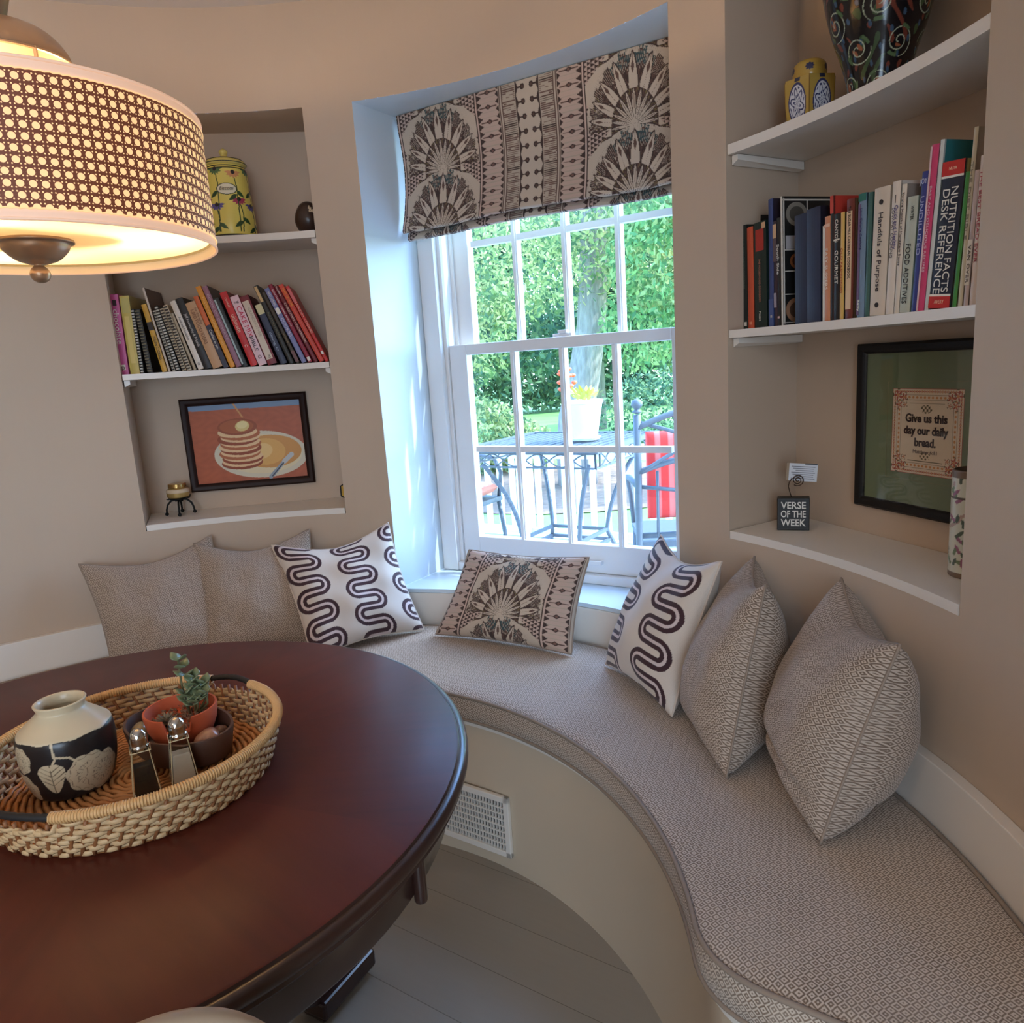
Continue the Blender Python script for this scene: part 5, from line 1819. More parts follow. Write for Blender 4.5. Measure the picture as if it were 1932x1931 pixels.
def planter():
    c = (-.500, 1.015, FZ)
    n_, t_ = fr(60)
    def E2(p):     # oval in plan
        return Vector((c[0], c[1], 0)) + t_ * p[0] + n_ * p[1]
    root = thing('planter_dish', c, 'brown oval ceramic dish holding stones and the succulent pot', 'dish')
    def ov(a, b, z, n=60):
        return [tuple(E2((a * math.cos(i * 2 * math.pi / n), b * math.sin(i * 2 * math.pi / n))) + Vector((0, 0, c[2] + z))) for i in range(n)]
    levels = [(.080, .048, 0), (.086, .054, .004), (.093, .060, .040), (.0925, .0595, .043), (.089, .056, .043), (.088, .055, .040), (.084, .051, .014), (.0, .0, .013)]
    q = MB(); vs = []
    for a, b, z in levels: vs += ov(max(a, 1e-4), max(b, 1e-4), z)
    fs = [tuple(reversed(range(60)))]
    for j in range(len(levels) - 1):
        for i in range(60):
            k = (i + 1) % 60
            fs.append((j * 60 + i, j * 60 + k, j * 60 + 60 + k, j * 60 + 60 + i))
    q.add(vs, fs)
    q.build('dish_body', mat('brown stoneware', (84, 58, 46), .5), root, auto=50)
    P0 = Vector((-.494, 1.016, c[2] + .0135))
    pot = thing('succulent_pot', P0, 'terracotta bowl with a notched rim planted with succulents, in the brown dish', 'plant pot')
    q = MB()
    n = 72; vs = []
    prof = [(.030, 0), (.036, .004), (.047, .030), (.050, .050), (.0495, .053), (.047, .053), (.0465, .050), (.043, .034), (0.0001, .033)]
    fa = math.atan2(-1.0, .35)
    for r, z in prof:
        for i in range(n):
            a = 2 * math.pi * i / n
            dz = -.016 if (z > .048 and abs((a - fa + math.pi) % (2 * math.pi) - math.pi) < .36) else 0
            vs.append((P0.x + r * math.cos(a), P0.y + r * math.sin(a), P0.z + z + dz))
    fs = [tuple(reversed(range(n)))]
    for j in range(len(prof) - 1):
        for i in range(n):
            k = (i + 1) % n
            fs.append((j * n + i, j * n + k, j * n + n + k, j * n + n + i))
    q.add(vs, fs)
    q.build('pot_bowl', mat('terracotta', (200, 92, 54), .75), pot, auto=45)
    q = MB()
    r = random.Random(3)
    for i in range(420):
        a, rr = r.uniform(0, 6.28), .042 * math.sqrt(r.random())
        s = r.uniform(.0012, .003)
        q.box((P0.x + rr * math.cos(a), P0.y + rr * math.sin(a), P0.z + .035 + r.uniform(0, .004)), (s, s, s), Matrix.Rotation(r.uniform(0, 3), 3, (1, .3, .5)))
    o = q.build('potting_gravel', mat('gravel', (136, 98, 74), .9), pot); o['kind'] = 'stuff'
    # jade plant
    def leafm(mb, p, d, up, L, w, th):
        d = d.normalized(); s = d.cross(up).normalized(); u = s.cross(d)
        vs = []; fs = []
        ns, nr = 6, 8
        for i in range(ns + 1):
            t = i / ns
            ww = w * math.sin(math.pi * min(.97, max(.06, t)) ** .8)
            for k in range(nr):
                a = 2 * math.pi * k / nr
                vs.append(tuple(p + d * (L * t) + s * (ww * math.cos(a)) + u * (th * math.sin(a) * math.sin(math.pi * max(.08, min(.95, t))) + .12 * L * t * t)))
        for i in range(ns):
            for k in range(nr):
                l = (k + 1) % nr
                fs.append((i * nr + k, i * nr + l, (i + 1) * nr + l, (i + 1) * nr + k))
        fs += [tuple(reversed(range(nr))), tuple(ns * nr + k for k in range(nr))]
        mb.add(vs, fs)
    jade = thing('jade_plant', P0 + Vector((.012, .018, .036)), 'small green jade plant rising from the terracotta bowl', 'plant')
    stems = MB(); lv = MB()
    b0 = P0 + Vector((.010, .016, .036))
    for (dx, dy, h, nn) in ((-.012, .004, .080, 3), (.006, .004, .052, 4), (.020, .010, .040, 4), (-.004, -.010, .034, 3), (.026, -.006, .030, 4), (.014, -.012, .024, 3)):
        top = b0 + Vector((dx, dy, h))
        stems.tube([tuple(b0 + Vector((dx * .4, dy * .4, 0))), tuple(b0 + Vector((dx, dy, h * .5))), tuple(top)], .0016, 6)
        for k in range(nn):
            p = b0 + Vector((dx * (.5 + .5 * k / nn), dy, h * (.55 + .45 * (k + 1) / nn)))
            for s in (0, math.pi):
                a = k * 1.5 + s + r.uniform(-.3, .3)
                leafm(lv, p, Vector((math.cos(a), math.sin(a), .45 + .1 * k)), Vector((0, 0, 1)), r.uniform(.014, .019), r.uniform(.0072, .0095), .0020)
    stems.build('stem', mat('green brown stem', (96, 90, 54), .6), jade, smooth=True)
    o = lv.build('leaves', mat('jade leaf', (112, 122, 88), .35, Subsurface_Weight=.0), jade, smooth=True)
    ros = thing('rosette_succulent', P0 + Vector((-.012, -.020, .036)), 'purple green rosette succulent at the notch of the terracotta bowl', 'plant')
    lv = MB()
    cc = P0 + Vector((-.012, -.020, .036))
    for k in range(22):
        a = k * 2.4; e = .15 + .9 * (k / 22)
        leafm(lv, cc + Vector((0, 0, .002 + .004 * k / 22)), Vector((math.cos(a), math.sin(a), e)), Vector((0, 0, 1)), .021 - .009 * k / 22, .0038, .0012)
    lv.build('leaves', mat('rosette leaf', (118, 104, 84), .4), ros, smooth=True)
    q = MB(); q.tube([tuple(cc + Vector((0, 0, -.003))), tuple(cc + Vector((0, 0, .006)))], .003, 8); q.build('stem', MATS['green brown stem'], ros)
    stones = [((-.072, .002), (.017, .013, .010), (92, 74, 58), 'dark brown oval stone at the left end of the brown dish'),
              ((-.064, .022), (.016, .012, .018), (96, 84, 62), 'olive brown stone standing at the back left of the dish'),
              ((-.058, -.022), (.020, .014, .013), (136, 112, 76), 'mottled tan stone at the front left of the dish'),
              ((-.050, .034), (.010, .012, .015), (66, 54, 48), 'small dark stone behind the dark brown oval one'),
              ((.066, -.004), (.018, .018, .017), (150, 104, 78), 'large round rose brown stone at the right of the dish'),
              ((.048, -.028), (.018, .011, .007), (104, 94, 72), 'flat grey green stone in front of the round rose brown stone'),
              ((.026, -.040), (.009, .007, .006), (170, 110, 70), 'small orange pebble beside the flat grey green stone'),
              ((.052, .024), (.015, .012, .010), (110, 72, 54), 'reddish brown stone at the back right of the dish')]
    for (p, s, cl, lb) in stones:
        w_ = E2(p)
        rt = thing('stone', (w_.x, w_.y, c[2] + .014), lb, 'stone', 'stones in the brown dish')
        q = MB()
        r2 = random.Random(int(p[0] * 1e4))
        ph = [r2.uniform(0, 6) for _ in range(4)]
        rz = Matrix.Rotation(r2.uniform(0, 3), 3, 'Z')
        def f(U, V):
            a = U * 2 * math.pi; b = (V - .5) * math.pi
            x = np.cos(a) * np.cos(b); y = np.sin(a) * np.cos(b); z = np.sin(b)
            k = 1 + .07 * np.sin(3 * x + ph[0]) + .06 * np.sin(4 * y + ph[1]) + .05 * np.sin(3 * z + ph[2])
            P = np.c_[x * s[0] * k, y * s[1] * k, z * s[2] * k] @ np.array(rz).T
            return P + np.array([w_.x, w_.y, c[2] + .0145 + s[2]])
        q.grid(f, 24, 14)
        m = mat('stone %d %d %d' % cl, cl, .25)
        t = NT(m)
        t.color(t.mix(t.noise(90, t.coord(), 4), rgb(*[x * .72 for x in cl]), rgb(*[min(255, x * 1.35) for x in cl])))
        q.build('stone_body', m, rt, smooth=True)
planter()

# ------------------------------------------------------------------ drum pendant lamp
LX, LY, LZ, LR = -0.702, 1.223, 1.464, 0.26
def emat(name, c, strength, base=(230, 210, 180)):
    m = mat(name, base, .7)
    m.node_tree.nodes['Principled BSDF'].inputs['Emission Color'].default_value = rgb(*c)
    m.node_tree.nodes['Principled BSDF'].inputs['Emission Strength'].default_value = strength
    return m
def cane():
    m = mat('cane webbing over glowing fabric', (120, 70, 46), .6)
    t = NT(m)
    X, Y, Z = t.sep(t.coord('UV'))
    p = .0137
    def lat(px, ox, oy, r):
        fx = t.math('SUBTRACT', t.math('FRACT', t.math('ADD', t.math('DIVIDE', X, px), ox)), .5)
        fy = t.math('SUBTRACT', t.math('FRACT', t.math('ADD', t.math('DIVIDE', Y, px), oy)), .5)
        d = t.math('SQRT', t.math('ADD', t.math('MULTIPLY', fx, fx), t.math('MULTIPLY', fy, fy)))
        return t.math('LESS_THAN', d, r), d
    big, d1 = lat(p, .5, .5, .32)
    ring = t.math('GREATER_THAN', d1, .40)
    small, _ = lat(p / 3, .5, .5, .21)
    hole = t.math('MAXIMUM', big, t.math('MULTIPLY', small, ring))
    col = t.mix(hole, rgb(120, 66, 42), rgb(220, 180, 140))
    t.color(col)
    em = t.mix(hole, rgb(128, 62, 40), rgb(255, 206, 140))
    t.put(t.b.inputs['Emission Color'], em)
    st = t.math('ADD', t.math('MULTIPLY', hole, .52), .20)
    t.put(t.b.inputs['Emission Strength'], st)
    return m
def lamp():
    c = (LX, LY, LZ)
    root = thing('drum_pendant_lamp', c, 'large drum pendant lamp with woven cane shade and glowing diffuser over the dining table', 'lamp')
    fab = emat('glowing shade fabric', (240, 176, 124), .42, (226, 204, 190))
    q = MB()
    q.lathe([(LR, 0), (LR, .0125)], c, 128, cap=False)
    q.lathe([(LR, .1735), (LR, .187)], c, 128, cap=False)
    q.tube([(LX + LR * math.cos(a * math.pi / 64), LY + LR * math.sin(a * math.pi / 64), LZ) for a in range(128)], .0022, 6, True)
    q.tube([(LX + LR * math.cos(a * math.pi / 64), LY + LR * math.sin(a * math.pi / 64), LZ + .187) for a in range(128)], .0022, 6, True)
    q.build('shade_band', fab, root, smooth=True)
    q = MB()
    q.lathe([(LR - .003, .0), (LR - .003, .187)], c, 128, cap=False)
    q.build('shade_lining', emat('glowing lining', (255, 214, 150), .22, (226, 206, 176)), root, smooth=True)
    q = MB()
    n = 200; vs = []; uv = []
    for j, z in enumerate((.0125, .1735)):
        for i in range(n + 1):
            a = 2 * math.pi * i / n
            vs.append((LX + (LR + .0012) * math.cos(a), LY + (LR + .0012) * math.sin(a), LZ + z)); uv.append((a * LR, z))
    q.add(vs, [(i, i + 1, n + 2 + i, n + 1 + i) for i in range(n)], 0, uv)
    # frayed little loops along both borders of the cane
    for z in (.0125, .1735):
        pts = [(LX + (LR + .0014) * math.cos(2 * math.pi * i / 480), LY + (LR + .0014) * math.sin(2 * math.pi * i / 480), LZ + z + .0006 * math.sin(i * 2.1)) for i in range(480)]
        k = len(q.v)
        q.tube(pts, .0011, 5, True)
        q.uv[k:] = [(0.0, 0.0)] * (len(q.v) - k)
    q.hasuv = True
    q.build('cane_band', cane(), root, smooth=True)
    q = MB()
    q.lathe([(.02, .016), (LR - .0035, .016)], c, 128, cap=False)
    q.tube([(LX + (LR - .0065) * math.cos(a * math.pi / 64), LY + (LR - .0065) * math.sin(a * math.pi / 64), LZ + .014) for a in range(128)], .0022, 6, True)
    dm = bpy.data.materials.new('lamp diffuser')
    dm.use_nodes = True
    nt = dm.node_tree; nt.nodes.clear()
    tl_ = nt.nodes.new('ShaderNodeBsdfTranslucent'); tl_.inputs[0].default_value = (.30, .27, .225, 1)
    em_ = nt.nodes.new('ShaderNodeEmission'); em_.inputs[0].default_value = rgb(255, 206, 132); em_.inputs[1].default_value = .30
    ad = nt.nodes.new('ShaderNodeAddShader'); ou_ = nt.nodes.new('ShaderNodeOutputMaterial')
    nt.links.new(tl_.outputs[0], ad.inputs[0]); nt.links.new(em_.outputs[0], ad.inputs[1]); nt.links.new(ad.outputs[0], ou_.inputs[0])
    q.build('diffuser', dm, root, auto=50)
    bz = mat('brushed bronze', (170, 140, 112), .36, .55)
    q = MB()
    q.lathe(smoothp([(.0535, .017), (.054, .012), (.048, .010), (.044, .001), (.030, -.012), (.014, -.018), (.010, -.019)], 40), c, 64)
    fin = q.build('finial_cup', bz, root, smooth=True)
    q = MB()
    q.lathe(smoothp([(.0105, -.017), (.0065, -.020), (.0120, -.026), (.0145, -.033), (.0115, -.041), (.005, -.0455), (0, -.046)], 40), c, 32)
    q.build('finial_ball', bz, fin, smooth=True)
    q = MB()
    q.lathe(smoothp([(.092, .262), (.088, .280), (.070, .302), (.040, .316), (.012, .322)], 40), c, 64, cap=False)
    dome = q.build('dome_cap', bz, root, smooth=True)
    q = MB()
    q.lathe([(.088, .186), (.092, .262)], c, 64, cap=False)
    q.build('glass_collar', emat('lit amber glass', (250, 206, 132), .8, (220, 190, 140)), root, smooth=True)
    q = MB()
    for k in range(8):
        a = k * math.pi / 4 + .2
        q.bar((LX + .0905 * math.cos(a), LY + .0905 * math.sin(a), LZ + .186), (LX + .0935 * math.cos(a), LY + .0935 * math.sin(a), LZ + .264), .004, .004)
    for z, r in ((.188, .0895), (.262, .0935)):
        q.tube([(LX + r * math.cos(i * math.pi / 32), LY + r * math.sin(i * math.pi / 32), LZ + z) for i in range(64)], .0025, 6, True)
    q.build('collar_cage', bz, root)
    q = MB()
    q.lathe(smoothp([(.012, .318), (.014, .325), (.020, .345), (.034, .40), (.040, .43), (.030, .45), (.012, .46)], 50), c, 40, cap=False)
    q.lathe([(.008, .45), (.008, ceil_h - LZ - .028)], c, 16)
    q.build('stem', bz, root, smooth=True)
    q = MB()
    q.lathe(smoothp([(.010, ceil_h - LZ - .03), (.05, ceil_h - LZ - .024), (.062, ceil_h - LZ - .010), (.064, ceil_h - LZ - .001)], 30), c, 48)
    q.build('ceiling_canopy', bz, root, smooth=True)
    q = MB()
    for k in range(3):
        a = k * 2 * math.pi / 3 + .4
        q.bar((LX, LY, LZ + .190), (LX + (LR - .003) * math.cos(a), LY + (LR - .003) * math.sin(a), LZ + .180), .004, .004)
        x, y = LX + .11 * math.cos(a), LY + .11 * math.sin(a)
        q.lathe([(.013, .165), (.013, .125)], (x, y, LZ), 16)
    q.build('lamp_holder', bz, root)
    for k in range(3):
        a = k * 2 * math.pi / 3 + .4
        x, y = LX + .11 * math.cos(a), LY + .11 * math.sin(a)
        q = MB()
        q.lathe(smoothp([(.012, .125), (.022, .105), (.028, .082), (.022, .062), (0, .054)], 30), (x, y, LZ), 20)
        b = q.build('bulb', emat('lit bulb', (255, 224, 160), 3.0), root, smooth=True)
        light('bulb_glow', 'POINT', (LX + .15 * math.cos(a), LY + .15 * math.sin(a), LZ + .125), 6.0, (1.0, 0.68, 0.38), shadow_soft_size=.012)
lamp()

# ------------------------------------------------------------------ the garden outside
GZ = -0.6
def strc(q, name, m, **k):
    return q.build(name, m, kind='structure', **k)
m = mat('sunlit lawn', (128, 168, 84), .9)
t = NT(m)
t.color(t.mix(t.noise(1.4, t.coord(), 5), rgb(150, 190, 96), rgb(96, 146, 70)))
q = MB(); q.add([(-30, 3.4, GZ), (40, 3.4, GZ), (40, 60, GZ), (-30, 60, GZ)], [(0, 1, 2, 3)]); strc(q, 'lawn', m)
m = mat('bark mulch', (150, 118, 96), .95)
t = NT(m); t.color(t.mix(t.noise(9, t.coord(), 5), rgb(176, 146, 120), rgb(96, 74, 62)))
q = MB(); q.add([(1.0 + 2.4 * math.cos(a * .2618), 11.2 + 2.2 * math.sin(a * .2618), GZ + .012) for a in range(24)], [tuple(range(24))]); strc(q, 'mulch_bed', m)
q = MB()
DK = [fp(WD, -2.6, 1.75, 0), fp(WD, 2.8, 1.75, 0), fp(WD, 2.8, 4.72, 0), fp(WD, -2.6, 4.72, 0)]
q.prism([(p.x, p.y) for p in DK], -.18, -.12); strc(q, 'deck_floor', paint('pale deck boards', (196, 200, 204), .6))
M_RAIL = paint('white railing paint', (236, 238, 240), .5)
def railing():
    a = fp(WD, -2.5, 4.55, 0); b = fp(WD, 2.6, 4.55, 0)
    root = thing('deck_railing', (a + b) / 2 + Vector((0, 0, -.12)), 'white wooden deck railing with square balusters behind the garden table', 'railing')
    d = (b - a).normalized(); L = (b - a).length
    q = MB(); q.bar(a + Vector((0, 0, .60)), b + Vector((0, 0, .60)), .08, .04); q.bar(a + Vector((0, 0, .545)), b + Vector((0, 0, .545)), .035, .07); q.build('top_rail', M_RAIL, root)
    q = MB(); q.bar(a + Vector((0, 0, -.07)), b + Vector((0, 0, -.07)), .04, .05); q.build('bottom_rail', M_RAIL, root)
    k = 0
    x = .08
    while x < L - .05:
        p = a + d * x
        q = MB(); q.box((p.x, p.y, .21), (.036, .036, .60), F(WD)); q.build('baluster', M_RAIL, root)
        x += .118
    for u in (.55, 2.95, 4.6):
        p = a + d * u
        q = MB(); q.box((p.x, p.y, .26), (.10, .10, .76), F(WD)); q.box((p.x, p.y, .65), (.13, .13, .025), F(WD)); q.build('rail_post', M_RAIL, root, bevel=.004)
railing()
M_GM = mat('grey cast aluminium', (92, 98, 102), .5, .1)
def patio_table():
    c = fp(WD, 0, 0, 0)
    # centre of the garden table
    P = Vector((.335, 4.745, -.12))
    R = F(WD)
    root = thing('patio_table', P, 'square grey cast metal garden table on the deck outside the window', 'table', None, R)
    w, h = .95, .88
    q = MB()
    q.box((0, -w / 2 + .02, h - .012), (w, .04, .024)); q.box((0, w / 2 - .02, h - .012), (w, .04, .024))
    q.box((-w / 2 + .02, 0, h - .012), (.04, w - .08, .024)); q.box((w / 2 - .02, 0, h - .012), (.04, w - .08, .024))
    n = 15
    for i in range(1, n):
        x = -w / 2 + .04 + (w - .08) * i / n
        q.box((x, 0, h - .010), (.030, w - .08, .010))
        q.box((0, x, h - .013), (w - .08, .014, .008))
    q.build('tabletop', M_GM, root, local=True)
    q = MB()
    for s in range(4):
        Rz = Matrix.Rotation(s * math.pi / 2, 3, 'Z')
        y0 = -w / 2 + .03
        def tr(p): return tuple(Rz @ Vector(p))
        for z in (h - .030, h - .112):
            q.bar(tr((-w / 2 + .03, y0, z)), tr((w / 2 - .03, y0, z)), .012, .010)
        for x in (-w / 2 + .03, -w / 2 + .09, w / 2 - .09, w / 2 - .03):
            q.bar(tr((x, y0, h - .03)), tr((x, y0, h - .112)), .010, .010)
        for k in range(5):
            x0 = -w / 2 + .09 + k * (w - .18) / 5; x1 = x0 + (w - .18) / 5
            for sg in (1, -1):
                pts = [tr((x0 + (x1 - x0) * i / 10, y0, h - .071 + sg * .036 * math.sin(math.pi * i / 10 + math.pi / 2))) for i in range(11)]
                q.tube(pts, .0042, 6)
    q.build('apron_lattice', M_GM, root, local=True)
    for sx in (-1, 1):
        for sy in (-1, 1):
            q = MB()
            A = Vector((sx * .36, sy * .36, h - .11)); B = Vector((sx * .20, sy * .20, .27)); D = Vector((sx * .34, sy * .34, .0))
            pts = []
            for i in range(15):
                t = i / 14
                pts.append(tuple(A.lerp(B, t) + Vector((sx, sy, 0)) * (-.03 * math.sin(t * math.pi))))
            for i in range(1, 9):
                t = i / 8
                pts.append(tuple(B.lerp(D, t) + Vector((sx, sy, 0)) * (-.02 * math.sin(t * math.pi))))
            q.tube(pts, .014, 8)
            q.build('leg', M_GM, root, local=True)
    q = MB()
    for z, r in ((.27, .20), (.20, .215)):
        for s in range(4):
            a = Matrix.Rotation(s * math.pi / 2, 3, 'Z') @ Vector((r, r, z)); b = Matrix.Rotation((s + 1) * math.pi / 2, 3, 'Z') @ Vector((r, r, z))
            q.bar(a, b, .02, .02)
    q.build('stretcher', M_GM, root, local=True)
patio_table()
def flower_pot():
    c = Vector((.475, 4.60, .765))
    root = thing('flower_pot', c, 'white glazed flower pot with orange and yellow flowers on the garden table', 'plant pot')
    wm = mat('white glazed pot', (240, 242, 246), .25)
    q = MB(); q.lathe([(.075, 0), (.112, .205), (.118, .207), (.118, .225), (.105, .227), (.100, .20), (0, .195)], c + Vector((0, 0, .014)), 40); q.build('pot_bowl', wm, root, auto=40)
    q = MB(); q.lathe([(0, .0), (.085, 0), (.098, .016), (.090, .018), (.082, .008), (0, .008)], c, 40); q.build('saucer', wm, root, auto=40)
    r = random.Random(5)
    q = MB()
    for i in range(90):
        a = r.uniform(0, 6.28); rr = r.uniform(0, .09); z = .235 + r.uniform(0, .05)
        p = c + Vector((rr * math.cos(a), rr * math.sin(a), z))
        d = Vector((math.cos(a), math.sin(a), r.uniform(.2, 1.4))).normalized() * r.uniform(.04, .08)
        s = d.cross(Vector((0, 0, 1))).normalized() * .012
        q.add([p, p + d * .5 + s, p + d, p + d * .5 - s], [(0, 1, 2, 3)])
    q.build('leaves', mat('yellow green leaf', (196, 190, 84), .6), root)
    q = MB()
    for i in range(22):
        p = c + Vector((-.10 + r.uniform(-.04, .05), r.uniform(-.05, .05), .30 + r.uniform(0, .13)))
        q.lathe(smoothp([(0, -.012), (.014, -.004), (.018, .004), (.010, .012), (0, .013)], 12), p, 7)
    q.build('blossoms', mat('orange petals', (238, 110, 66), .6), root, smooth=True)
flower_pot()
def patio_chair(loc, rz, label, cush):
    R = Matrix.Rotation(rz, 3, 'Z')
    root = thing('patio_chair', loc, label, 'chair', None, R)
    root.scale = (1, 1, 1.16)
    q = MB()
    for s in (-1, 1):
        q.tube([(s * .27, .22, 0), (s * .27, .24, .42), (s * .27, .28, .70), (s * .27, .31, .95)], .017, 8)
        q.lathe(smoothp([(.008, 0), (.022, .008), (.012, .018), (.026, .034), (.020, .052), (0, .060)], 24), (s * .27, .312, .955), 16)
    q.build('back_posts', M_GM, root, local=True, smooth=True)
    q = MB()
    for z0, am in ((.90, .06), (.72, .05)):
        q.tube([(x / 10 * .27, .285 + (z0 - .7) * .12, z0 + am * math.cos(x / 10 * math.pi / 2)) for x in range(-10, 11)], .012, 6)
    for sg in (-1, 1):
        q.tube([(sg * (-.26 + .52 * i / 10), .30, .72 + .20 * i / 10 + .02 * math.sin(math.pi * i / 10)) for i in range(11)], .008, 6)
        q.tube([(sg * .27, .27, .66), (sg * .10, .27, .64), (0, .27, .60)], .008, 6)
    for x in (-.18, -.06, .06, .18):
        q.tube([(x, .245, .44), (x, .27, .72)], .007, 6)
    q.bar((-.27, .24, .45), (.27, .24, .45), .02, .02)
    q.build('back_lattice', M_GM, root, local=True, smooth=True)
    q = MB()
    q.box((0, 0, .41), (.52, .48, .025))
    q.build('seat', M_GM, root, local=True)
    for s in (-1, 1):
        q = MB(); q.tube([(s * .27, .27, .66), (s * .29, .05, .67), (s * .28, -.18, .64), (s * .26, -.24, .56), (s * .25, -.22, .42)], .014, 8); q.build('armrest', M_GM, root, local=True, smooth=True)
        q = MB(); q.tube([(s * .24, -.22, .40), (s * .25, -.25, .2), (s * .24, -.24, 0)], .015, 8); q.build('leg', M_GM, root, local=True, smooth=True)
    return root, R
ra, R = patio_chair(Vector((.885, 3.73, -.12)), rad(176), 'grey metal garden chair with ball finials at the right of the window', None)
def slabc(root, name, R, cen, d, cs, label, stripes=None):
    rt = thing(name, Vector(root.location) + R @ Vector(cen), label, 'cushion', None, R)
    q = MB()
    n = 24
    def f(sg):
        def g(U, V):
            x = (U - .5) * 2; y = (V - .5) * 2
            th = np.clip((1 - x ** 8) * (1 - y ** 8), 0, 1) ** .5
            return np.c_[x * d[0] / 2, y * d[1] / 2, sg * th * d[2] / 2] if d[2] < d[1] else np.c_[x * d[0] / 2, sg * th * d[1] / 2, y * d[2] / 2]
        return g
    cf = lambda U, V: np.where((((V if stripes else U) * 7) % 1 < .35)[:, None], C3(*cs[1]), C3(*cs[0]))
    q.grid(f(1), n * 3, n * 3, colfn=cf); q.grid(f(-1), n, n, colfn=cf, flip=True)
    q.build('cushion_cover', vcol('striped outdoor fabric', .8), rt, smooth=True, col=True, local=True)
slabc(ra, 'chair_cushion', R, (0, .17, .80), (.44, .07, .42), ((224, 62, 54), (232, 120, 110)), 'red cushion tied against the back of the metal garden chair')
rb, R = patio_chair(Vector((-.40, 4.98, -.12)), rad(58), 'grey metal garden chair at the left of the garden table, holding a striped pad', None)
slabc(rb, 'seat_pad', R, (0, 0, .555), (.46, .46, .09), ((236, 232, 226), (228, 140, 110)), 'pale striped seat pad on the left garden chair', True)

def foliage(name, root, blobs, n, size, cols, seed, droop=0.0):
    """loose leaf quads spread through ellipsoids"""
    r = np.random.RandomState(seed)
    vol = np.array([b[3] * b[4] * b[5] for b in blobs], float) ** .8
    cnt = (vol / vol.sum() * n).astype(int)
    Ps = []
    for b, k in zip(blobs, cnt):
        d = r.normal(size=(k, 3)); d /= np.linalg.norm(d, axis=1)[:, None]
        rr = r.uniform(.35, 1, size=(k, 1)) ** .5
        p = d * rr * np.array(b[3:6]) + np.array(b[:3])
        Ps.append(p)
    P = np.concatenate(Ps)
    k = len(P)
    a = r.normal(size=(k, 3)); a[:, 2] -= droop; a /= np.linalg.norm(a, axis=1)[:, None]
    b = r.normal(size=(k, 3)); b -= a * (a * b).sum(1)[:, None]; b /= np.linalg.norm(b, axis=1)[:, None]
    s = size * r.uniform(.6, 1.3, size=(k, 1))
    V = np.stack([P - a * s, P + b * s * .42, P + a * s, P - b * s * .42], 1).reshape(-1, 3)
    me = bpy.data.meshes.new(name)
    Fc = np.arange(4 * k, dtype=np.int32)
    me.vertices.add(4 * k); me.vertices.foreach_set('co', V.astype(np.float32).ravel())
    me.loops.add(4 * k); me.loops.foreach_set('vertex_index', Fc)
    me.polygons.add(k); me.polygons.foreach_set('loop_start', np.arange(0, 4 * k, 4, dtype=np.int32))
    ca = me.color_attributes.new('col', 'FLOAT_COLOR', 'POINT')
    cc = np.array([s2l(c) for c in cols])
    w = r.randint(0, len(cols), size=k)
    col = np.repeat(cc[w] * r.uniform(.8, 1.2, size=(k, 1)), 4, axis=0)
    ca.data.foreach_set('color', np.c_[col, np.ones(4 * k)].astype(np.float32).ravel())
    me.materials.append(M_LEAF)
    me.update(calc_edges=True)
    o = bpy.data.objects.new(name, me); COL.objects.link(o)
    o.parent = root; o.matrix_parent_inverse = WM[root.name].inverted(); WM[o.name] = Matrix.Identity(4)
    return o
M_LEAF = bpy.data.materials.new('tree leaf')
M_LEAF.use_nodes = True
nt = M_LEAF.node_tree; nt.nodes.clear()
at = nt.nodes.new('ShaderNodeAttribute'); at.attribute_name = 'col'
df = nt.nodes.new('ShaderNodeBsdfDiffuse'); tr_ = nt.nodes.new('ShaderNodeBsdfTranslucent'); mx = nt.nodes.new('ShaderNodeMixShader'); mx.inputs[0].default_value = .5
ou = nt.nodes.new('ShaderNodeOutputMaterial')
for x in (df, tr_):
    nt.links.new(at.outputs['Color'], x.inputs[0])
nt.links.new(df.outputs[0], mx.inputs[1]); nt.links.new(tr_.outputs[0], mx.inputs[2]); nt.links.new(mx.outputs[0], ou.inputs[0])
BARK = mat('grey bark', (150, 138, 128), .9)
t = NT(BARK); t.color(t.mix(t.noise(1, t.scale(t.coord(), (26, 26, 5)), 4), rgb(186, 174, 164), rgb(92, 82, 78))); t.bump(t.noise(1, t.scale(t.coord(), (30, 30, 6)), 4), .8, .02)
def tree(x, y, label, trunk, blobs, n, size, cols, seed, droop=0.0, group='garden trees', tr=(.26, .2)):
    root = thing('garden_tree', (x, y, GZ), label, 'tree', group)
    q = MB()
    pts = [(x + a, y + b, GZ + z) for a, b, z in trunk]
    q.tube(pts, [tr[0] + (tr[1] - tr[0]) * i / (len(pts) - 1) for i in range(len(pts))], 14)
    q.build('trunk', BARK, root, smooth=True)
    foliage('crown', root, [(x + b[0], y + b[1], GZ + b[2], b[3], b[4], b[5]) for b in blobs], n, size, cols, seed, droop)
GR1 = [(154, 171, 115), (191, 200, 139), (120, 148, 100), (208, 204, 148), (104, 135, 100)]
GR2 = [(102, 135, 109), (133, 161, 122), (85, 119, 100), (154, 176, 130)]
GR3 = [(120, 163, 107), (150, 184, 122), (100, 143, 98), (182, 197, 139)]
tree(1.0, 11.2, 'grey-trunked shade tree rising behind the white flower pot', [(0.02, 0, 0), (.0, 0, .5), (.03, 0, 1.0), (.18, 0, 1.6), (.32, 0, 2.3), (.4, 0, 3.4), (.5, 0, 5)],
     [(-.4, .2, 3.4, 2.2, 1.6, .9), (1.6, -.4, 3.6, 2.0, 1.6, 1.1), (.2, -.6, 4.4, 2.6, 2, 1.2), (-1.4, .6, 2.7, .9, .8, .9), (2.0, .2, 2.5, .7, .7, .9)], 15000, .055, GR1, 1, .6, tr=(.30, .17))
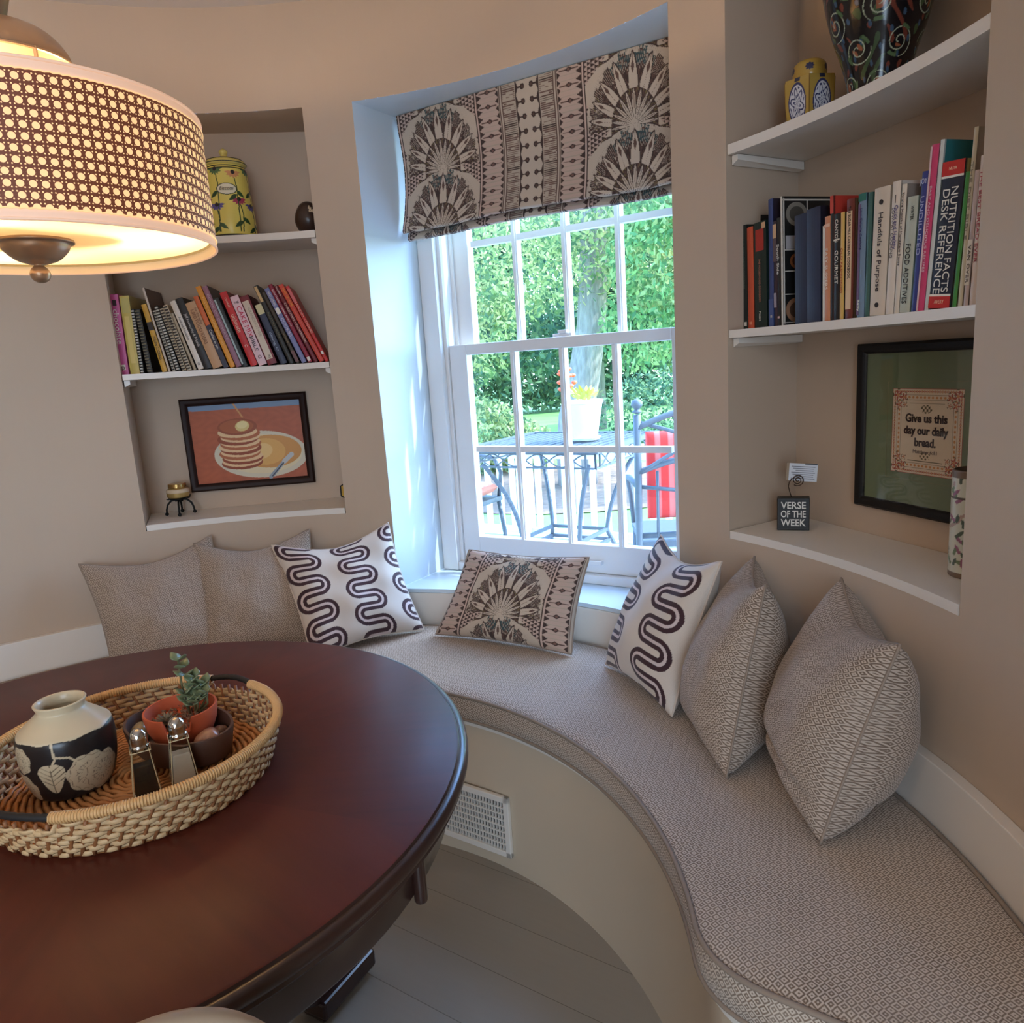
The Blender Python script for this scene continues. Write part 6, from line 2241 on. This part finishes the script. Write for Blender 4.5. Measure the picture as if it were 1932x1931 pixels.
tree(3.1, 9.6, 'tree with low bright drooping branches on the right side of the window view', [(0, 0, 0), (.1, 0, 2), (.2, 0, 5)],
     [(-.9, 0, 3.0, .9, .9, .9), (-.6, -.3, 3.9, 1.1, 1, 1.0), (-1.3, .3, 2.2, .55, .6, .6), (.3, 0, 3, 1, 1, 1.5)], 11000, .055, GR3, 2, 1.0)
tree(-1.4, 14.5, 'leafy tree on the left side of the window view', [(0, 0, 0), (0, 0, 3), (.1, 0, 5)],
     [(.3, 0, 2.6, 1.6, 1.2, 1.3), (1.2, 0, 3.8, 1.8, 1.4, 1.4), (-.6, 0, 3.5, 1.6, 1.2, 1.6), (.2, 0, 5.2, 2, 1.4, 1.2)], 13000, .075, GR1, 3, .3)
tree(2.4, 20, 'dark green tree far back behind the grey-trunked shade tree', [(0, 0, 0), (0, 0, 6)],
     [(-1, 0, 3.6, 2.6, 1.4, 2.2), (-4, .5, 3.4, 2.4, 1.4, 2.4), (2.2, 0, 3.8, 2.8, 1.4, 2.5), (-1, 0, 6.4, 4.6, 1.6, 2.2)], 22000, .13, GR2, 4)
tree(6.2, 19, 'broad tree at the far right beyond the lawn', [(0, 0, 0), (0, 0, 6)],
     [(-1, 0, 3.4, 2.4, 1.4, 2.4), (-.5, 0, 6, 3, 1.6, 2.2)], 9000, .13, GR2 + GR1, 5)
def bush(x, y, label, s, n, seed, cols):
    root = thing('garden_bush', (x, y, GZ), label, 'bush', 'garden bushes')
    q = MB(); q.tube([(x, y, GZ), (x, y, GZ + s[2])], [.05, .02], 8); q.build('stem', BARK, root)
    foliage('leaves', root, [(x, y, GZ + s[2] * .8, s[0], s[1], s[2]), (x + s[0] * .8, y, GZ + s[2] * .5, s[0] * .7, s[1], s[2] * .7)], n, .06, cols, seed)
bush(-.6, 13.2, 'rounded bright bush low at the left of the window view', (1.0, .8, .75), 5000, 6, GR1)
bush(3.6, 15.5, 'low hedge-like bush at the right beyond the lawn', (1.8, .7, .9), 5000, 7, GR2)
tree(-3.5, 27, 'distant tree closing the view beyond the lawn on the left', [(0, 0, 0), (0, 0, 4)],
     [(0, 0, 2.2, 4.5, 1.4, 2.4), (3.6, 1, 1.9, 3.6, 1.4, 2.1), (1, 0, 5, 4, 1.6, 2.6)], 13000, .17, GR2, 8)
tree(6.5, 28, 'distant tree closing the view beyond the lawn on the right', [(0, 0, 0), (0, 0, 4)],
     [(0, 0, 2.2, 4.5, 1.4, 2.4), (-3.6, 1, 1.9, 3.6, 1.4, 2.1), (-1, 0, 5, 4, 1.6, 2.6)], 13000, .17, GR2, 9)
